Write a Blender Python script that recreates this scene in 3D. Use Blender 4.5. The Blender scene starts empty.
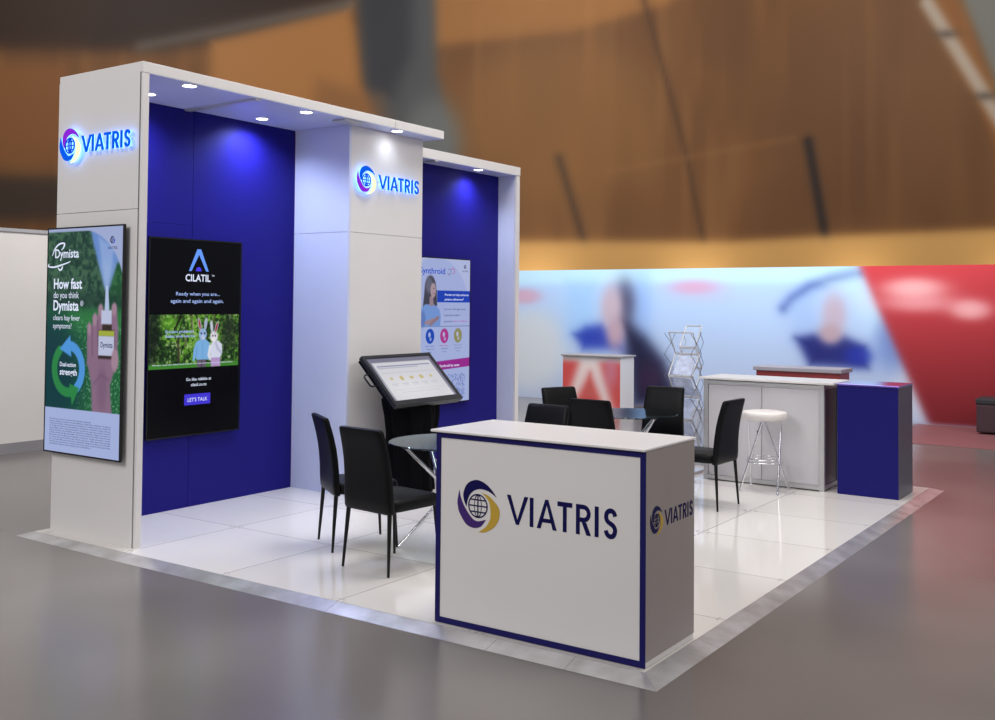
import bpy, bmesh, math, random
import numpy as np
from mathutils import Vector, Matrix
random.seed(7)
PI = math.pi
C = bpy.context.scene.collection
def rad(a): return math.radians(a)

# ------------------------------------------------------------------ materials
def lin(c):
    c = c/255.0
    return c/12.92 if c <= 0.04045 else ((c+0.055)/1.055)**2.4
def rgb(r, g, b): return (lin(r), lin(g), lin(b), 1.0)
def new_mat(name):
    m = bpy.data.materials.new(name); m.use_nodes = True
    nt = m.node_tree; b = nt.nodes['Principled BSDF']
    return m, nt, b
def pmat(name, col, rough=.5, metal=0.0, spec=.5, var=0.0, vscale=3.0, emis=None, estr=0, coat=0, bump=0, bscale=60):
    m, nt, b = new_mat(name)
    b.inputs['Base Color'].default_value = col
    b.inputs['Roughness'].default_value = rough
    b.inputs['Metallic'].default_value = metal
    b.inputs['Specular IOR Level'].default_value = spec
    b.inputs['Coat Weight'].default_value = coat
    if emis: b.inputs['Emission Color'].default_value = emis; b.inputs['Emission Strength'].default_value = estr
    tc = nt.nodes.new('ShaderNodeTexCoord')
    if var > 0:
        n = nt.nodes.new('ShaderNodeTexNoise'); n.inputs['Scale'].default_value = vscale; n.inputs['Detail'].default_value = 4
        r = nt.nodes.new('ShaderNodeValToRGB')
        r.color_ramp.elements[0].position = .3; r.color_ramp.elements[1].position = .7
        r.color_ramp.elements[0].color = tuple(c*(1-var) for c in col[:3])+(1,)
        r.color_ramp.elements[1].color = tuple(min(1, c*(1+var)) for c in col[:3])+(1,)
        nt.links.new(tc.outputs['Object'], n.inputs['Vector']); nt.links.new(n.outputs['Fac'], r.inputs['Fac'])
        nt.links.new(r.outputs['Color'], b.inputs['Base Color'])
    if bump > 0:
        n2 = nt.nodes.new('ShaderNodeTexNoise'); n2.inputs['Scale'].default_value = bscale
        bp = nt.nodes.new('ShaderNodeBump'); bp.inputs['Strength'].default_value = bump; bp.inputs['Distance'].default_value = .002
        nt.links.new(tc.outputs['Object'], n2.inputs['Vector']); nt.links.new(n2.outputs['Fac'], bp.inputs['Height'])
        nt.links.new(bp.outputs['Normal'], b.inputs['Normal'])
    return m
def emat(name, col, s=1.0):
    m, nt, b = new_mat(name)
    b.inputs['Base Color'].default_value = (0, 0, 0, 1); b.inputs['Specular IOR Level'].default_value = 0.0
    b.inputs['Roughness'].default_value = .6
    b.inputs['Emission Color'].default_value = col; b.inputs['Emission Strength'].default_value = s
    return m
def amat(name, emit=0.0, diff=1.0, rough=.6, spec=.3):
    """colour from the mesh's own colour attribute"""
    m, nt, b = new_mat(name)
    a = nt.nodes.new('ShaderNodeVertexColor'); a.layer_name = 'Col'
    if diff > 0:
        nt.links.new(a.outputs['Color'], b.inputs['Base Color'])
    else: b.inputs['Base Color'].default_value = (0.004, 0.004, 0.004, 1)
    if emit > 0:
        nt.links.new(a.outputs['Color'], b.inputs['Emission Color']); b.inputs['Emission Strength'].default_value = emit
    b.inputs['Roughness'].default_value = rough; b.inputs['Specular IOR Level'].default_value = spec
    return m

M = {}
M['white'] = pmat('white_laminate', rgb(226, 223, 222), .38, spec=.4, var=.012, vscale=1.5)
M['cool_white'] = pmat('white_panel', rgb(212, 217, 238), .35, spec=.4, var=.012, vscale=1.5)
M['door'] = pmat('pale_grey_door', rgb(206, 204, 208), .35, var=.02)
M['soffit'] = pmat('soffit_blue_bounce', rgb(196, 202, 236), .4, var=.02)  # white underside, with blue bounce light tinted into its colour
M['top'] = pmat('white_worktop', rgb(226, 223, 222), .3, var=.02, vscale=2)
M['side'] = pmat('white_side_shaded', rgb(158, 148, 145), .42, spec=.4, var=.03, vscale=2.5)  # counter's white laminate, its right-side shade mixed into the colour
M['blue'] = pmat('deep_blue_panel', rgb(27, 23, 116), .5, spec=.14, var=.03, vscale=1.2)
M['blueprint'] = pmat('navy_border', rgb(22, 18, 90), .5, spec=.2, var=.02)
M['plinthblue'] = pmat('plinth_blue', rgb(25, 21, 108), .45, spec=.16, var=.05, vscale=6)
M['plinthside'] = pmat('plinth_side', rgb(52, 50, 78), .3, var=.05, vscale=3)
M['black'] = pmat('black_leatherette', rgb(6, 6, 9), .42, spec=.16, var=.15, vscale=8, bump=.25, bscale=160)
M['blackmetal'] = pmat('black_metal', rgb(8, 8, 10), .35, spec=.3, var=.1)
M['cloth'] = pmat('black_cloth', rgb(5, 5, 8), .85, spec=.08, var=.3, vscale=14)
M['bezel'] = pmat('black_bezel', rgb(6, 6, 9), .25, var=.05)
M['slate'] = pmat('kiosk_casing', rgb(30, 30, 34), .38, var=.08)
M['chrome'] = pmat('chrome', rgb(225, 225, 230), .14, metal=1, var=.04)
M['alu'] = pmat('aluminium_profile', rgb(200, 200, 202), .32, metal=.35, var=.04, vscale=4)
M['slit'] = pmat('shadow_gap', rgb(40, 38, 42), .7, var=.1)
M['seam'] = pmat('panel_seam', rgb(150, 148, 152), .6, var=.05)
M['link'] = pmat('dark_steel_link', rgb(92, 94, 104), .35, metal=.5, var=.05)
M['seat'] = pmat('stool_vinyl', rgb(238, 232, 228), .38, var=.02)
M['navy'] = pmat('navy_print', rgb(12, 9, 76), .5, spec=.15, var=.02)
M['purple'] = pmat('purple_print', rgb(58, 20, 108), .4, var=.02)
M['gold'] = pmat('gold_print', rgb(196, 160, 52), .4, var=.02)
M['lamp'] = emat('downlight_lens', (1, .98, 1, 1), 14)
M['lampring'] = pmat('downlight_ring', rgb(235, 235, 240), .3, var=.02)
M['halo'] = emat('halo_light', (.12, .33, 1, 1), 5.0)
M['lit_blue'] = emat('lit_blue', rgb(10, 92, 235), 1.0)
M['lit_navy'] = emat('lit_cobalt', rgb(20, 70, 215), 1.0)
M['lit_purple'] = emat('lit_purple', rgb(140, 40, 215), 1.0)
M['lit_cream'] = emat('lit_cream', rgb(255, 250, 205), 1.1)
M['t_white'] = emat('lit_text_white', rgb(225, 232, 255), 1.0)
M['t_grey'] = emat('lit_text_grey', rgb(105, 112, 150), 1.0)
M['t_dark'] = emat('lit_text_dark', rgb(35, 38, 85), 1.0)
M['t_blue'] = emat('lit_text_blue', rgb(35, 70, 190), 1.0)
M['t_pink'] = emat('lit_text_magenta', rgb(180, 40, 130), 1.0)
M['t_pale'] = emat('lit_text_pale_blue', rgb(170, 195, 255), 1.0)
M['t_sky'] = emat('lit_sky_blue', rgb(105, 155, 250), 1.0)
M['t_violet'] = emat('lit_violet', rgb(78, 66, 235), 1.0)
M['screen'] = amat('screen_picture', emit=.8, diff=0, rough=.12, spec=.06)
M['paint'] = amat('printed_picture', emit=0, diff=1, rough=.6)
M['acrylic'] = None
def glassy(name, col, alpha, rough=.03):
    m, nt, b = new_mat(name)
    b.inputs['Base Color'].default_value = col; b.inputs['Roughness'].default_value = rough
    b.inputs['Specular IOR Level'].default_value = .8
    b.inputs['Alpha'].default_value = alpha
    return m
M['acrylic'] = glassy('clear_acrylic', (.85, .9, 1, 1), .12)
M['paper'] = pmat('white_leaflets', rgb(190, 200, 225), .5, var=.2, vscale=20)
def table_glass():
    m = bpy.data.materials.new('smoked_glass'); m.use_nodes = True; nt = m.node_tree; nt.nodes.clear()
    o = nt.nodes.new('ShaderNodeOutputMaterial'); mx = nt.nodes.new('ShaderNodeMixShader')
    t = nt.nodes.new('ShaderNodeBsdfTransparent'); t.inputs['Color'].default_value = (.5, .56, .58, 1)
    g = nt.nodes.new('ShaderNodeBsdfGlossy'); g.inputs['Roughness'].default_value = .12; g.inputs['Color'].default_value = (.62, .68, .7, 1)
    f = nt.nodes.new('ShaderNodeFresnel'); f.inputs['IOR'].default_value = 1.5
    nt.links.new(f.outputs[0], mx.inputs[0]); nt.links.new(t.outputs[0], mx.inputs[1]); nt.links.new(g.outputs[0], mx.inputs[2])
    nt.links.new(mx.outputs[0], o.inputs[0]); return m
M['glass'] = table_glass()

def floor_tile_mat():
    m, nt, b = new_mat('glossy_white_floor_tiles'); N = nt.nodes; L = nt.links
    tc = N.new('ShaderNodeTexCoord'); sp = N.new('ShaderNodeSeparateXYZ'); L.new(tc.outputs['Object'], sp.inputs[0])
    outs = []
    for ax in ('X', 'Y'):
        a = N.new('ShaderNodeMath'); a.operation = 'PINGPONG'; a.inputs[1].default_value = .5; L.new(sp.outputs[ax], a.inputs[0])
        c = N.new('ShaderNodeMath'); c.operation = 'LESS_THAN'; c.inputs[1].default_value = .0035; L.new(a.outputs[0], c.inputs[0]); outs.append(c)
    mx = N.new('ShaderNodeMath'); mx.operation = 'MAXIMUM'; L.new(outs[0].outputs[0], mx.inputs[0]); L.new(outs[1].outputs[0], mx.inputs[1])
    fl = N.new('ShaderNodeVectorMath'); fl.operation = 'FLOOR'; L.new(tc.outputs['Object'], fl.inputs[0])
    wn = N.new('ShaderNodeTexWhiteNoise'); L.new(fl.outputs[0], wn.inputs['Vector'])
    ra = N.new('ShaderNodeValToRGB'); ra.color_ramp.elements[0].color = rgb(222, 217, 212); ra.color_ramp.elements[1].color = rgb(236, 232, 228)
    L.new(wn.outputs['Value'], ra.inputs['Fac'])
    mc = N.new('ShaderNodeMix'); mc.data_type = 'RGBA'; L.new(mx.outputs[0], mc.inputs['Factor']); L.new(ra.outputs[0], mc.inputs['A'])
    mc.inputs['B'].default_value = rgb(150, 146, 142); L.new(mc.outputs['Result'], b.inputs['Base Color'])
    b.inputs['Roughness'].default_value = .09; b.inputs['Specular IOR Level'].default_value = .6
    n = N.new('ShaderNodeTexNoise'); n.inputs['Scale'].default_value = 1.6; bp = N.new('ShaderNodeBump')
    bp.inputs['Strength'].default_value = .12; bp.inputs['Distance'].default_value = .01
    L.new(tc.outputs['Object'], n.inputs['Vector']); L.new(n.outputs['Fac'], bp.inputs['Height']); L.new(bp.outputs['Normal'], b.inputs['Normal'])
    return m
M['tiles'] = floor_tile_mat()
def concrete_mat():
    m, nt, b = new_mat('polished_concrete'); N = nt.nodes; L = nt.links
    tc = N.new('ShaderNodeTexCoord'); n = N.new('ShaderNodeTexNoise'); n.inputs['Scale'].default_value = .45; n.inputs['Detail'].default_value = 2
    r = N.new('ShaderNodeValToRGB'); r.color_ramp.elements[0].position = .3; r.color_ramp.elements[1].position = .75
    r.color_ramp.elements[0].color = rgb(104, 98, 96); r.color_ramp.elements[1].color = rgb(132, 126, 123)
    L.new(tc.outputs['Object'], n.inputs['Vector']); L.new(n.outputs['Fac'], r.inputs['Fac']); L.new(r.outputs[0], b.inputs['Base Color'])
    b.inputs['Roughness'].default_value = .22; b.inputs['Specular IOR Level'].default_value = 1.0
    return m
M['concrete'] = concrete_mat()
def ramp_mat():
    m, nt, b = new_mat('worn_aluminium_edge'); N = nt.nodes; L = nt.links
    tc = N.new('ShaderNodeTexCoord'); n = N.new('ShaderNodeTexNoise'); n.inputs['Scale'].default_value = 5; n.inputs['Detail'].default_value = 5
    r = N.new('ShaderNodeValToRGB'); r.color_ramp.elements[0].position = .3; r.color_ramp.elements[1].position = .7
    r.color_ramp.elements[0].color = rgb(186, 182, 182); r.color_ramp.elements[1].color = rgb(226, 224, 226)
    L.new(tc.outputs['Object'], n.inputs['Vector']); L.new(n.outputs['Fac'], r.inputs['Fac']); L.new(r.outputs[0], b.inputs['Base Color'])
    b.inputs['Metallic'].default_value = .6; b.inputs['Roughness'].default_value = .26
    bp = N.new('ShaderNodeBump'); bp.inputs['Strength'].default_value = .15; bp.inputs['Distance'].default_value = .004
    L.new(n.outputs['Fac'], bp.inputs['Height']); L.new(bp.outputs['Normal'], b.inputs['Normal'])
    return m
M['ramp'] = ramp_mat()
def plinth_top_mat():
    m, nt, b = new_mat('mirror_blue_top')
    b.inputs['Base Color'].default_value = rgb(120, 105, 190); b.inputs['Roughness'].default_value = .06; b.inputs['Metallic'].default_value = .6
    return m
M['plinthtop'] = plinth_top_mat()

# ------------------------------------------------------------------ mesh helpers
def obj(name, bm, mat, parent=None, smooth=None, loc=None):
    me = bpy.data.meshes.new(name)
    if isinstance(bm, bmesh.types.BMesh):
        bmesh.ops.recalc_face_normals(bm, faces=bm.faces[:])
        bm.to_mesh(me); bm.free()
    else: me = bm
    if smooth is not None:
        for p in me.polygons: p.use_smooth = True
        if smooth > 0:
            try: me.set_sharp_from_angle(angle=rad(smooth))
            except Exception: pass
    if mat is not None:
        me.materials.clear(); me.materials.append(mat)
    o = bpy.data.objects.new(name, me); C.objects.link(o)
    if parent is not None: o.parent = parent
    if loc is not None: o.location = loc
    return o
def thing(name, label, cat, loc=(0, 0, 0), rot=(0, 0, 0), group=None):
    o = bpy.data.objects.new(name, None); C.objects.link(o)
    o.empty_display_size = .1
    o.location = loc; o.rotation_euler = rot; o['label'] = label; o['category'] = cat
    if group: o['group'] = group
    return o
def tag(o, label, cat, group=None):
    o['label'] = label; o['category'] = cat
    if group: o['group'] = group
    return o
def box(bm, x0, x1, y0, y1, z0, z1, bev=0, seg=2):
    b = bmesh.new()
    vs = [b.verts.new((x, y, z)) for x in (x0, x1) for y in (y0, y1) for z in (z0, z1)]
    for f in ((0, 1, 3, 2), (4, 6, 7, 5), (0, 4, 5, 1), (2, 3, 7, 6), (0, 2, 6, 4), (1, 5, 7, 3)):
        b.faces.new([vs[i] for i in f])
    if bev > 0: bmesh.ops.bevel(b, geom=b.edges[:], offset=bev, segments=seg, profile=.6, affect='EDGES')
    t = bpy.data.meshes.new('t'); b.to_mesh(t); b.free(); bm.from_mesh(t); bpy.data.meshes.remove(t)
    return bm
def B(*a, **k): return box(bmesh.new(), *a, **k)
def tube(bm, p0, p1, r0, r1=None, n=14, caps=True):
    r1 = r0 if r1 is None else r1
    p0 = Vector(p0); p1 = Vector(p1); d = (p1-p0).normalized()
    u = d.orthogonal().normalized(); v = d.cross(u)
    a = []; b = []
    for i in range(n):
        t = 2*PI*i/n; w = u*math.cos(t)+v*math.sin(t)
        a.append(bm.verts.new(p0+w*r0)); b.append(bm.verts.new(p1+w*r1))
    for i in range(n): bm.faces.new((a[i], a[(i+1) % n], b[(i+1) % n], b[i]))
    if caps: bm.faces.new(a[::-1]); bm.faces.new(b)
    return bm
def path_tube(bm, pts, r, n=10, closed=False):
    pts = [Vector(p) for p in pts]; rings = []
    N = len(pts)
    up = None
    for i, p in enumerate(pts):
        if closed: d = (pts[(i+1) % N]-pts[i-1]).normalized()
        else: d = (pts[min(i+1, N-1)]-pts[max(i-1, 0)]).normalized()
        if up is None: up = d.orthogonal().normalized()
        up = (up-d*up.dot(d)).normalized(); v = d.cross(up)
        rr = r[i] if isinstance(r, (list, tuple)) else r
        rings.append([bm.verts.new(p+(up*math.cos(2*PI*k/n)+v*math.sin(2*PI*k/n))*rr) for k in range(n)])
    for i in range(N if closed else N-1):
        a = rings[i]; b = rings[(i+1) % N]
        for k in range(n): bm.faces.new((a[k], a[(k+1) % n], b[(k+1) % n], b[k]))
    if not closed: bm.faces.new(rings[0][::-1]); bm.faces.new(rings[-1])
    return bm
def lathe(bm, prof, n=48, c=(0, 0)):
    rings = []
    for r, z in prof:
        rings.append([bm.verts.new((c[0]+r*math.cos(2*PI*k/n), c[1]+r*math.sin(2*PI*k/n), z)) for k in range(n)])
    for a, b in zip(rings[:-1], rings[1:]):
        for k in range(n): bm.faces.new((a[k], a[(k+1) % n], b[(k+1) % n], b[k]))
    bm.faces.new(rings[0][::-1]); bm.faces.new(rings[-1])
    return bm
def prism(bm, pts, z0, z1):
    """extrude a 2-D outline (local x, y) from z0 to z1"""
    a = [bm.verts.new((p[0], p[1], z0)) for p in pts]; b = [bm.verts.new((p[0], p[1], z1)) for p in pts]
    n = len(pts)
    fs = [bm.faces.new(a[::-1]), bm.faces.new(b)]
    for f_ in fs: f_.normal_update()
    for i in range(n): bm.faces.new((a[i], a[(i+1) % n], b[(i+1) % n], b[i]))
    bmesh.ops.triangulate(bm, faces=fs, ngon_method='EAR_CLIP')
    return bm
def ring_flat(bm, c, r0, r1, z0, z1, n=48, a0=0, a1=2*PI, sx=1, sy=1):
    full = abs(a1-a0-2*PI) < 1e-6
    m = n if full else n+1
    q = []
    for i in range(m):
        t = a0+(a1-a0)*i/n
        q.append([bm.verts.new((c[0]+r*sx*math.cos(t), c[1]+r*sy*math.sin(t), z)) for r, z in ((r0, z0), (r1, z0), (r1, z1), (r0, z1))])
    for i in range(n):
        a = q[i]; b = q[(i+1) % m]
        for k in range(4): bm.faces.new((a[k], a[(k+1) % 4], b[(k+1) % 4], b[k]))
    if not full: bm.faces.new(q[0]); bm.faces.new(q[-1][::-1])
    return bm
FACE_FRONT = (rad(90), 0, 0)            # local x -> +X, y -> up, z -> -Y
FACE_RIGHT = (rad(90), 0, rad(90))      # local x -> +Y, y -> up, z -> +X

_font_cache = {}
def text(parent, s, x, y, h, mat, z=.002, name='text', align='LEFT', width=None, bold=0.0, depth=0.0, shear=0):
    """lettering; h is the cap height in metres, (x, y) its lower left in the parent's plane"""
    cu = bpy.data.curves.new('txt', 'FONT'); cu.body = s; cu.size = h/.70; cu.align_x = align; cu.resolution_u = 3
    cu.offset = bold*h; cu.extrude = depth; cu.shear = shear
    o = bpy.data.objects.new('txt', cu); C.objects.link(o)
    dg = bpy.context.evaluated_depsgraph_get()
    me = bpy.data.meshes.new_from_object(o.evaluated_get(dg))
    bpy.data.objects.remove(o); bpy.data.curves.remove(cu)
    me.name = name
    if width and len(me.vertices):
        xs = [v.co.x for v in me.vertices]; w = max(xs)-min(xs)
        k = width/w
        x0 = min(xs) if align == 'LEFT' else 0
        for v in me.vertices: v.co.x = (v.co.x-x0)*k
    for v in me.vertices: v.co.x += x; v.co.y += y; v.co.z += z
    return obj(name, me, mat, parent)

# ------------------------------------------------------------------ soft painting of pictures on fine grids
def sm(d, s): return 1/(1+np.exp(np.clip(d/s*4, -40, 40)))      # 1 inside (d<0)
def m_ell(X, Y, cx, cy, rx, ry, s, ang=0):
    c, q = math.cos(ang), math.sin(ang); dx = X-cx; dy = Y-cy
    u = dx*c+dy*q; v = -dx*q+dy*c
    return sm((np.sqrt((u/rx)**2+(v/ry)**2)-1)*min(rx, ry), s)
def m_rect(X, Y, x0, x1, y0, y1, s):
    return sm(np.maximum(np.maximum(x0-X, X-x1), np.maximum(y0-Y, Y-y1)), s)
def m_poly(X, Y, pts, s):
    d = np.full(X.shape, 1e9); ins = np.zeros(X.shape, bool); n = len(pts)
    for i in range(n):
        x0, y0 = pts[i]; x1, y1 = pts[(i+1) % n]
        ex, ey = x1-x0, y1-y0; L = ex*ex+ey*ey+1e-12
        t = np.clip(((X-x0)*ex+(Y-y0)*ey)/L, 0, 1)
        d = np.minimum(d, np.hypot(X-x0-t*ex, Y-y0-t*ey))
        if y0 != y1:
            c = ((y0 > Y) != (y1 > Y)) & (X < (x1-x0)*(Y-y0)/(y1-y0)+x0)
            ins ^= c
    return sm(np.where(ins, -d, d), s)
def m_line(X, Y, pts, w, s):
    d = np.full(X.shape, 1e9)
    for (x0, y0), (x1, y1) in zip(pts[:-1], pts[1:]):
        ex, ey = x1-x0, y1-y0; L = ex*ex+ey*ey+1e-12
        t = np.clip(((X-x0)*ex+(Y-y0)*ey)/L, 0, 1)
        d = np.minimum(d, np.hypot(X-x0-t*ex, Y-y0-t*ey))
    return sm(d-w, s)
def vnoise(X, Y, sc, seed=0):
    r = np.random.RandomState(seed); G = r.rand(64, 64)
    x = X*sc; y = Y*sc; xi = np.floor(x).astype(int); yi = np.floor(y).astype(int); fx = x-xi; fy = y-yi
    fx = fx*fx*(3-2*fx); fy = fy*fy*(3-2*fy)
    g = lambda a, b: G[a % 64, b % 64]
    return (g(xi, yi)*(1-fx)+g(xi+1, yi)*fx)*(1-fy)+(g(xi, yi+1)*(1-fx)+g(xi+1, yi+1)*fx)*fy
class Canvas:
    def __init__(s, X, Y, base):
        s.X = X; s.Y = Y; s.c = np.ones(X.shape+(3,))*np.array(base, float)
    def put(s, mask, col, a=1.0):
        m = (mask*a)[..., None]; s.c = s.c*(1-m)+np.array(col, float)*m
    def ell(s, col, cx, cy, rx, ry, soft=.01, a=1, ang=0): s.put(m_ell(s.X, s.Y, cx, cy, rx, ry, soft, ang), col, a)
    def rect(s, col, x0, x1, y0, y1, soft=.003, a=1): s.put(m_rect(s.X, s.Y, x0, x1, y0, y1, soft), col, a)
    def poly(s, col, pts, soft=.004, a=1): s.put(m_poly(s.X, s.Y, pts, soft), col, a)
    def line(s, col, pts, w, soft=.004, a=1): s.put(m_line(s.X, s.Y, pts, w, soft), col, a)
def grid_pic(name, w, h, nx, ny, fn, mat, parent=None, z=0, x0=0, y0=0):
    xs = np.linspace(0, w, nx+1); ys = np.linspace(0, h, ny+1)
    X, Y = np.meshgrid(xs, ys); cv = fn(X, Y); col = np.clip(cv.c, 0, 255)/255.0
    colL = np.where(col <= .04045, col/12.92, ((col+.055)/1.055)**2.4).reshape(-1, 3)
    co = np.stack([X.ravel()+x0, Y.ravel()+y0, np.full(X.size, z)], 1)
    i = np.arange(nx*ny); r = i//nx; c = i % nx; a = r*(nx+1)+c
    f = np.stack([a, a+1, a+nx+2, a+nx+1], 1)
    me = bpy.data.meshes.new(name); me.vertices.add(len(co)); me.vertices.foreach_set('co', co.ravel())
    me.loops.add(f.size); me.loops.foreach_set('vertex_index', f.ravel().astype(np.int32))
    me.polygons.add(len(f)); me.polygons.foreach_set('loop_start', (np.arange(len(f))*4).astype(np.int32))
    me.update(calc_edges=True); me.validate()
    at = me.color_attributes.new('Col', 'FLOAT_COLOR', 'POINT')
    at.data.foreach_set('color', np.concatenate([colL, np.ones((len(colL), 1))], 1).ravel())
    return obj(name, me, mat, parent)

# ------------------------------------------------------------------ the emblem and the lettering
def spline(pts, k=6):
    P = [Vector((p[0], p[1], 0)) for p in pts]; out = []
    for i in range(len(P)-1):
        p0 = P[max(i-1, 0)]; p1 = P[i]; p2 = P[i+1]; p3 = P[min(i+2, len(P)-1)]
        for j in range(k):
            t = j/k
            out.append(.5*((2*p1)+(p2-p0)*t+(2*p0-5*p1+4*p2-p3)*t*t+(-p0+3*p1-3*p2+p3)*t**3))
    out.append(P[-1]); return [(p.x, p.y) for p in out]
ARC_TOP = (spline([(-.57, -.08), (-.70, .2), (-.70, .49), (-.5, .83), (-.1, .99), (.3, .9), (.62, .68), (.85, .42)]),
           spline([(.85, .42), (.5, .6), (.12, .66), (-.18, .58), (-.39, .41), (-.5, .2), (-.57, -.08)]))
ARC_RIGHT = (spline([(.17, .52), (.45, .45), (.66, .32), (.9, .1), (1, -.12), (.95, -.42), (.77, -.69), (.39, -.94), (.01, -1.0)]),
             spline([(.01, -1.0), (.34, -.77), (.5, -.56), (.58, -.32), (.55, .07), (.44, .3), (.17, .52)]))
ARC_LEFT = (spline([(-.91, .52), (-1, .11), (-.97, -.15), (-.88, -.38), (-.58, -.75), (-.23, -.86), (.12, -.77), (.36, -.48)]),
            spline([(.36, -.48), (.01, -.58), (-.2, -.55), (-.37, -.43), (-.56, -.22), (-.72, 0), (-.85, .28), (-.91, .52)]))
def arc_bm(arc, cx, cy, R, z0, z1, grow=0):
    pts = arc[0]+arc[1][1:-1]
    pts = [(cx+p[0]*R, cy+p[1]*R) for p in pts]
    if grow:
        n = len(pts); q = []
        for i in range(n):
            a = Vector(pts[i-1]); b = Vector(pts[(i+1) % n]); d = (b-a); d = d.normalized() if d.length > 0 else Vector((1, 0))
            q.append((pts[i][0]-d.y*grow*1.0, pts[i][1]+d.x*grow*1.0))
        pts = q
    return prism(bmesh.new(), pts, z0, z1)
def globe_bm(cx, cy, R, z0, z1):
    bm = bmesh.new(); r = R*.46; cx = cx-.02*R; w = .05*R
    ring_flat(bm, (cx, cy), r-w, r, z0, z1, 40)
    for s in (.38,):
        ring_flat(bm, (cx, cy), r-w*1.1, r, z0, z1, 36, 0, 2*PI, s, 1)
    box(bm, cx-w/2, cx+w/2, cy-r+w/2, cy+r-w/2, z0, z1)
    for k in (-.5, 0, .5):
        y = cy+k*r; hx = math.sqrt(r*r-(k*r)**2)-w/2
        box(bm, cx-hx, cx+hx, y-w/2, y+w/2, z0, z1)
    return bm
def quad(bm, p, z0, z1): return prism(bm, p, z0, z1)
def letter(ch, h, sw):
    """outline strips of a geometric sans capital, returned with its advance"""
    polys = []
    if ch == 'V':
        w = .96*h
        polys.append([(0, h), (sw*1.08, h), (w/2, sw*1.1), (w-sw*1.08, h), (w, h), (w/2+sw*.42, 0), (w/2-sw*.42, 0)])
    elif ch == 'I':
        w = sw; polys.append([(0, 0), (sw, 0), (sw, h), (0, h)])
    elif ch == 'A':
        w = .86*h
        polys.append([(0, 0), (sw*1.08, 0), (w/2, h-sw*1.15), (w-sw*1.08, 0), (w, 0), (w/2+sw*.42, h), (w/2-sw*.42, h)])
        polys.append([(w*.24, h*.22), (w*.76, h*.22), (w*.70, h*.22+sw*.85), (w*.30, h*.22+sw*.85)])
    elif ch == 'T':
        w = .62*h
        polys.append([(0, h-sw), (w, h-sw), (w, h), (0, h)]); polys.append([(w/2-sw/2, 0), (w/2+sw/2, 0), (w/2+sw/2, h-sw), (w/2-sw/2, h-sw)])
    elif ch == 'R':
        w = .60*h; ro = h*.29; ri = ro-sw*.95; cy = h-ro; cx = w-ro*1.0
        polys.append([(0, 0), (sw, 0), (sw, h), (0, h)])
        polys.append([(sw, h-sw*.95), (cx, h-sw*.95), (cx, h), (sw, h)])
        polys.append([(sw, cy-ro), (cx, cy-ro), (cx, cy-ro+sw*.95), (sw, cy-ro+sw*.95)])
        n = 12
        o = [(cx+ro*math.cos(-PI/2+PI*i/n), cy+ro*math.sin(-PI/2+PI*i/n)) for i in range(n+1)]
        q = [(cx+ri*math.cos(PI/2-PI*i/n), cy+ri*math.sin(PI/2-PI*i/n)) for i in range(n+1)]
        polys.append(o+q)
        polys.append([(w*.40, cy-ro), (w*.40+sw*1.15, cy-ro), (w+sw*.12, 0), (w-sw*1.05, 0)])
    elif ch == 'S':
        w = .56*h; c = [(.95, .80), (.86, .91), (.72, .975), (.5, 1.0), (.27, .965), (.10, .87), (.06, .74), (.13, .62), (.32, .54), (.55, .49), (.80, .41), (.94, .29), (.90, .14), (.74, .035), (.5, 0), (.27, .03), (.10, .12), (0.02, .22)]
        cl = spline([(sw/2+(w-sw)*a, sw/2+(h-sw)*b) for a, b in c], 3)
        L = []; R = []
        for i, p in enumerate(cl):
            a = Vector(cl[max(i-1, 0)]); b = Vector(cl[min(i+1, len(cl)-1)]); d = (b-a).normalized()
            L.append((p[0]-d.y*sw/2, p[1]+d.x*sw/2)); R.append((p[0]+d.y*sw/2, p[1]-d.x*sw/2))
        polys.append(L+R[::-1])
    return polys, w
WORD = [('V', .07), ('I', .15), ('A', .03), ('T', .16), ('R', .17), ('I', .20), ('S', 0)]
def poly_bm(polys, dx, dy, z0, z1, grow=0):
    bm = bmesh.new()
    for p in polys:
        prism(bm, [(a+dx, b+dy) for a, b in p], z0, z1)
    return bm
def word(parent, x, y, h, total, mat, z0, z1, sw=.158, halo=None):
    adv = []
    t = 0
    for ch, g in WORD:
        P, w = letter(ch, h, sw*h); adv.append((P, t)); t += w+g*h
    k = total/t
    for P, dx in adv:
        Q = [[(a*k, b) for a, b in p] for p in P]
        obj('letter', poly_bm(Q, x+dx*k, y, z0, z1), mat, parent)
        if halo:
            cx = sum(a for p in Q for a, b in p)/sum(len(p) for p in Q)
            obj('letter_backlight', poly_bm(Q, x+dx*k, y, z0-.006, z0-.001), halo, parent)
def emblem(parent, cx, cy, R, mats, z0, z1, halo=None):
    for arc, m, nm in ((ARC_TOP, mats[0], 'upper_swirl'), (ARC_LEFT, mats[1], 'left_swirl'), (ARC_RIGHT, mats[2], 'right_swirl')):
        obj(nm, arc_bm(arc, cx, cy, R, z0, z1), m, parent)
        if halo: obj('swirl_backlight', arc_bm(arc, cx, cy, R, z0-.006, z0-.001), halo, parent)
    obj('globe', globe_bm(cx, cy, R, z0, z1), mats[3], parent)
    if halo: obj('globe_backlight', globe_bm(cx, cy, R, z0-.006, z0-.001), halo, parent)

# ================================================================== SETTING
def struct(name, o): o['kind'] = 'structure'; return o
f = obj('floor', B(-34, 34, -14, 40, -.13, -.03), M['concrete']); struct('floor', f)

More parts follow.
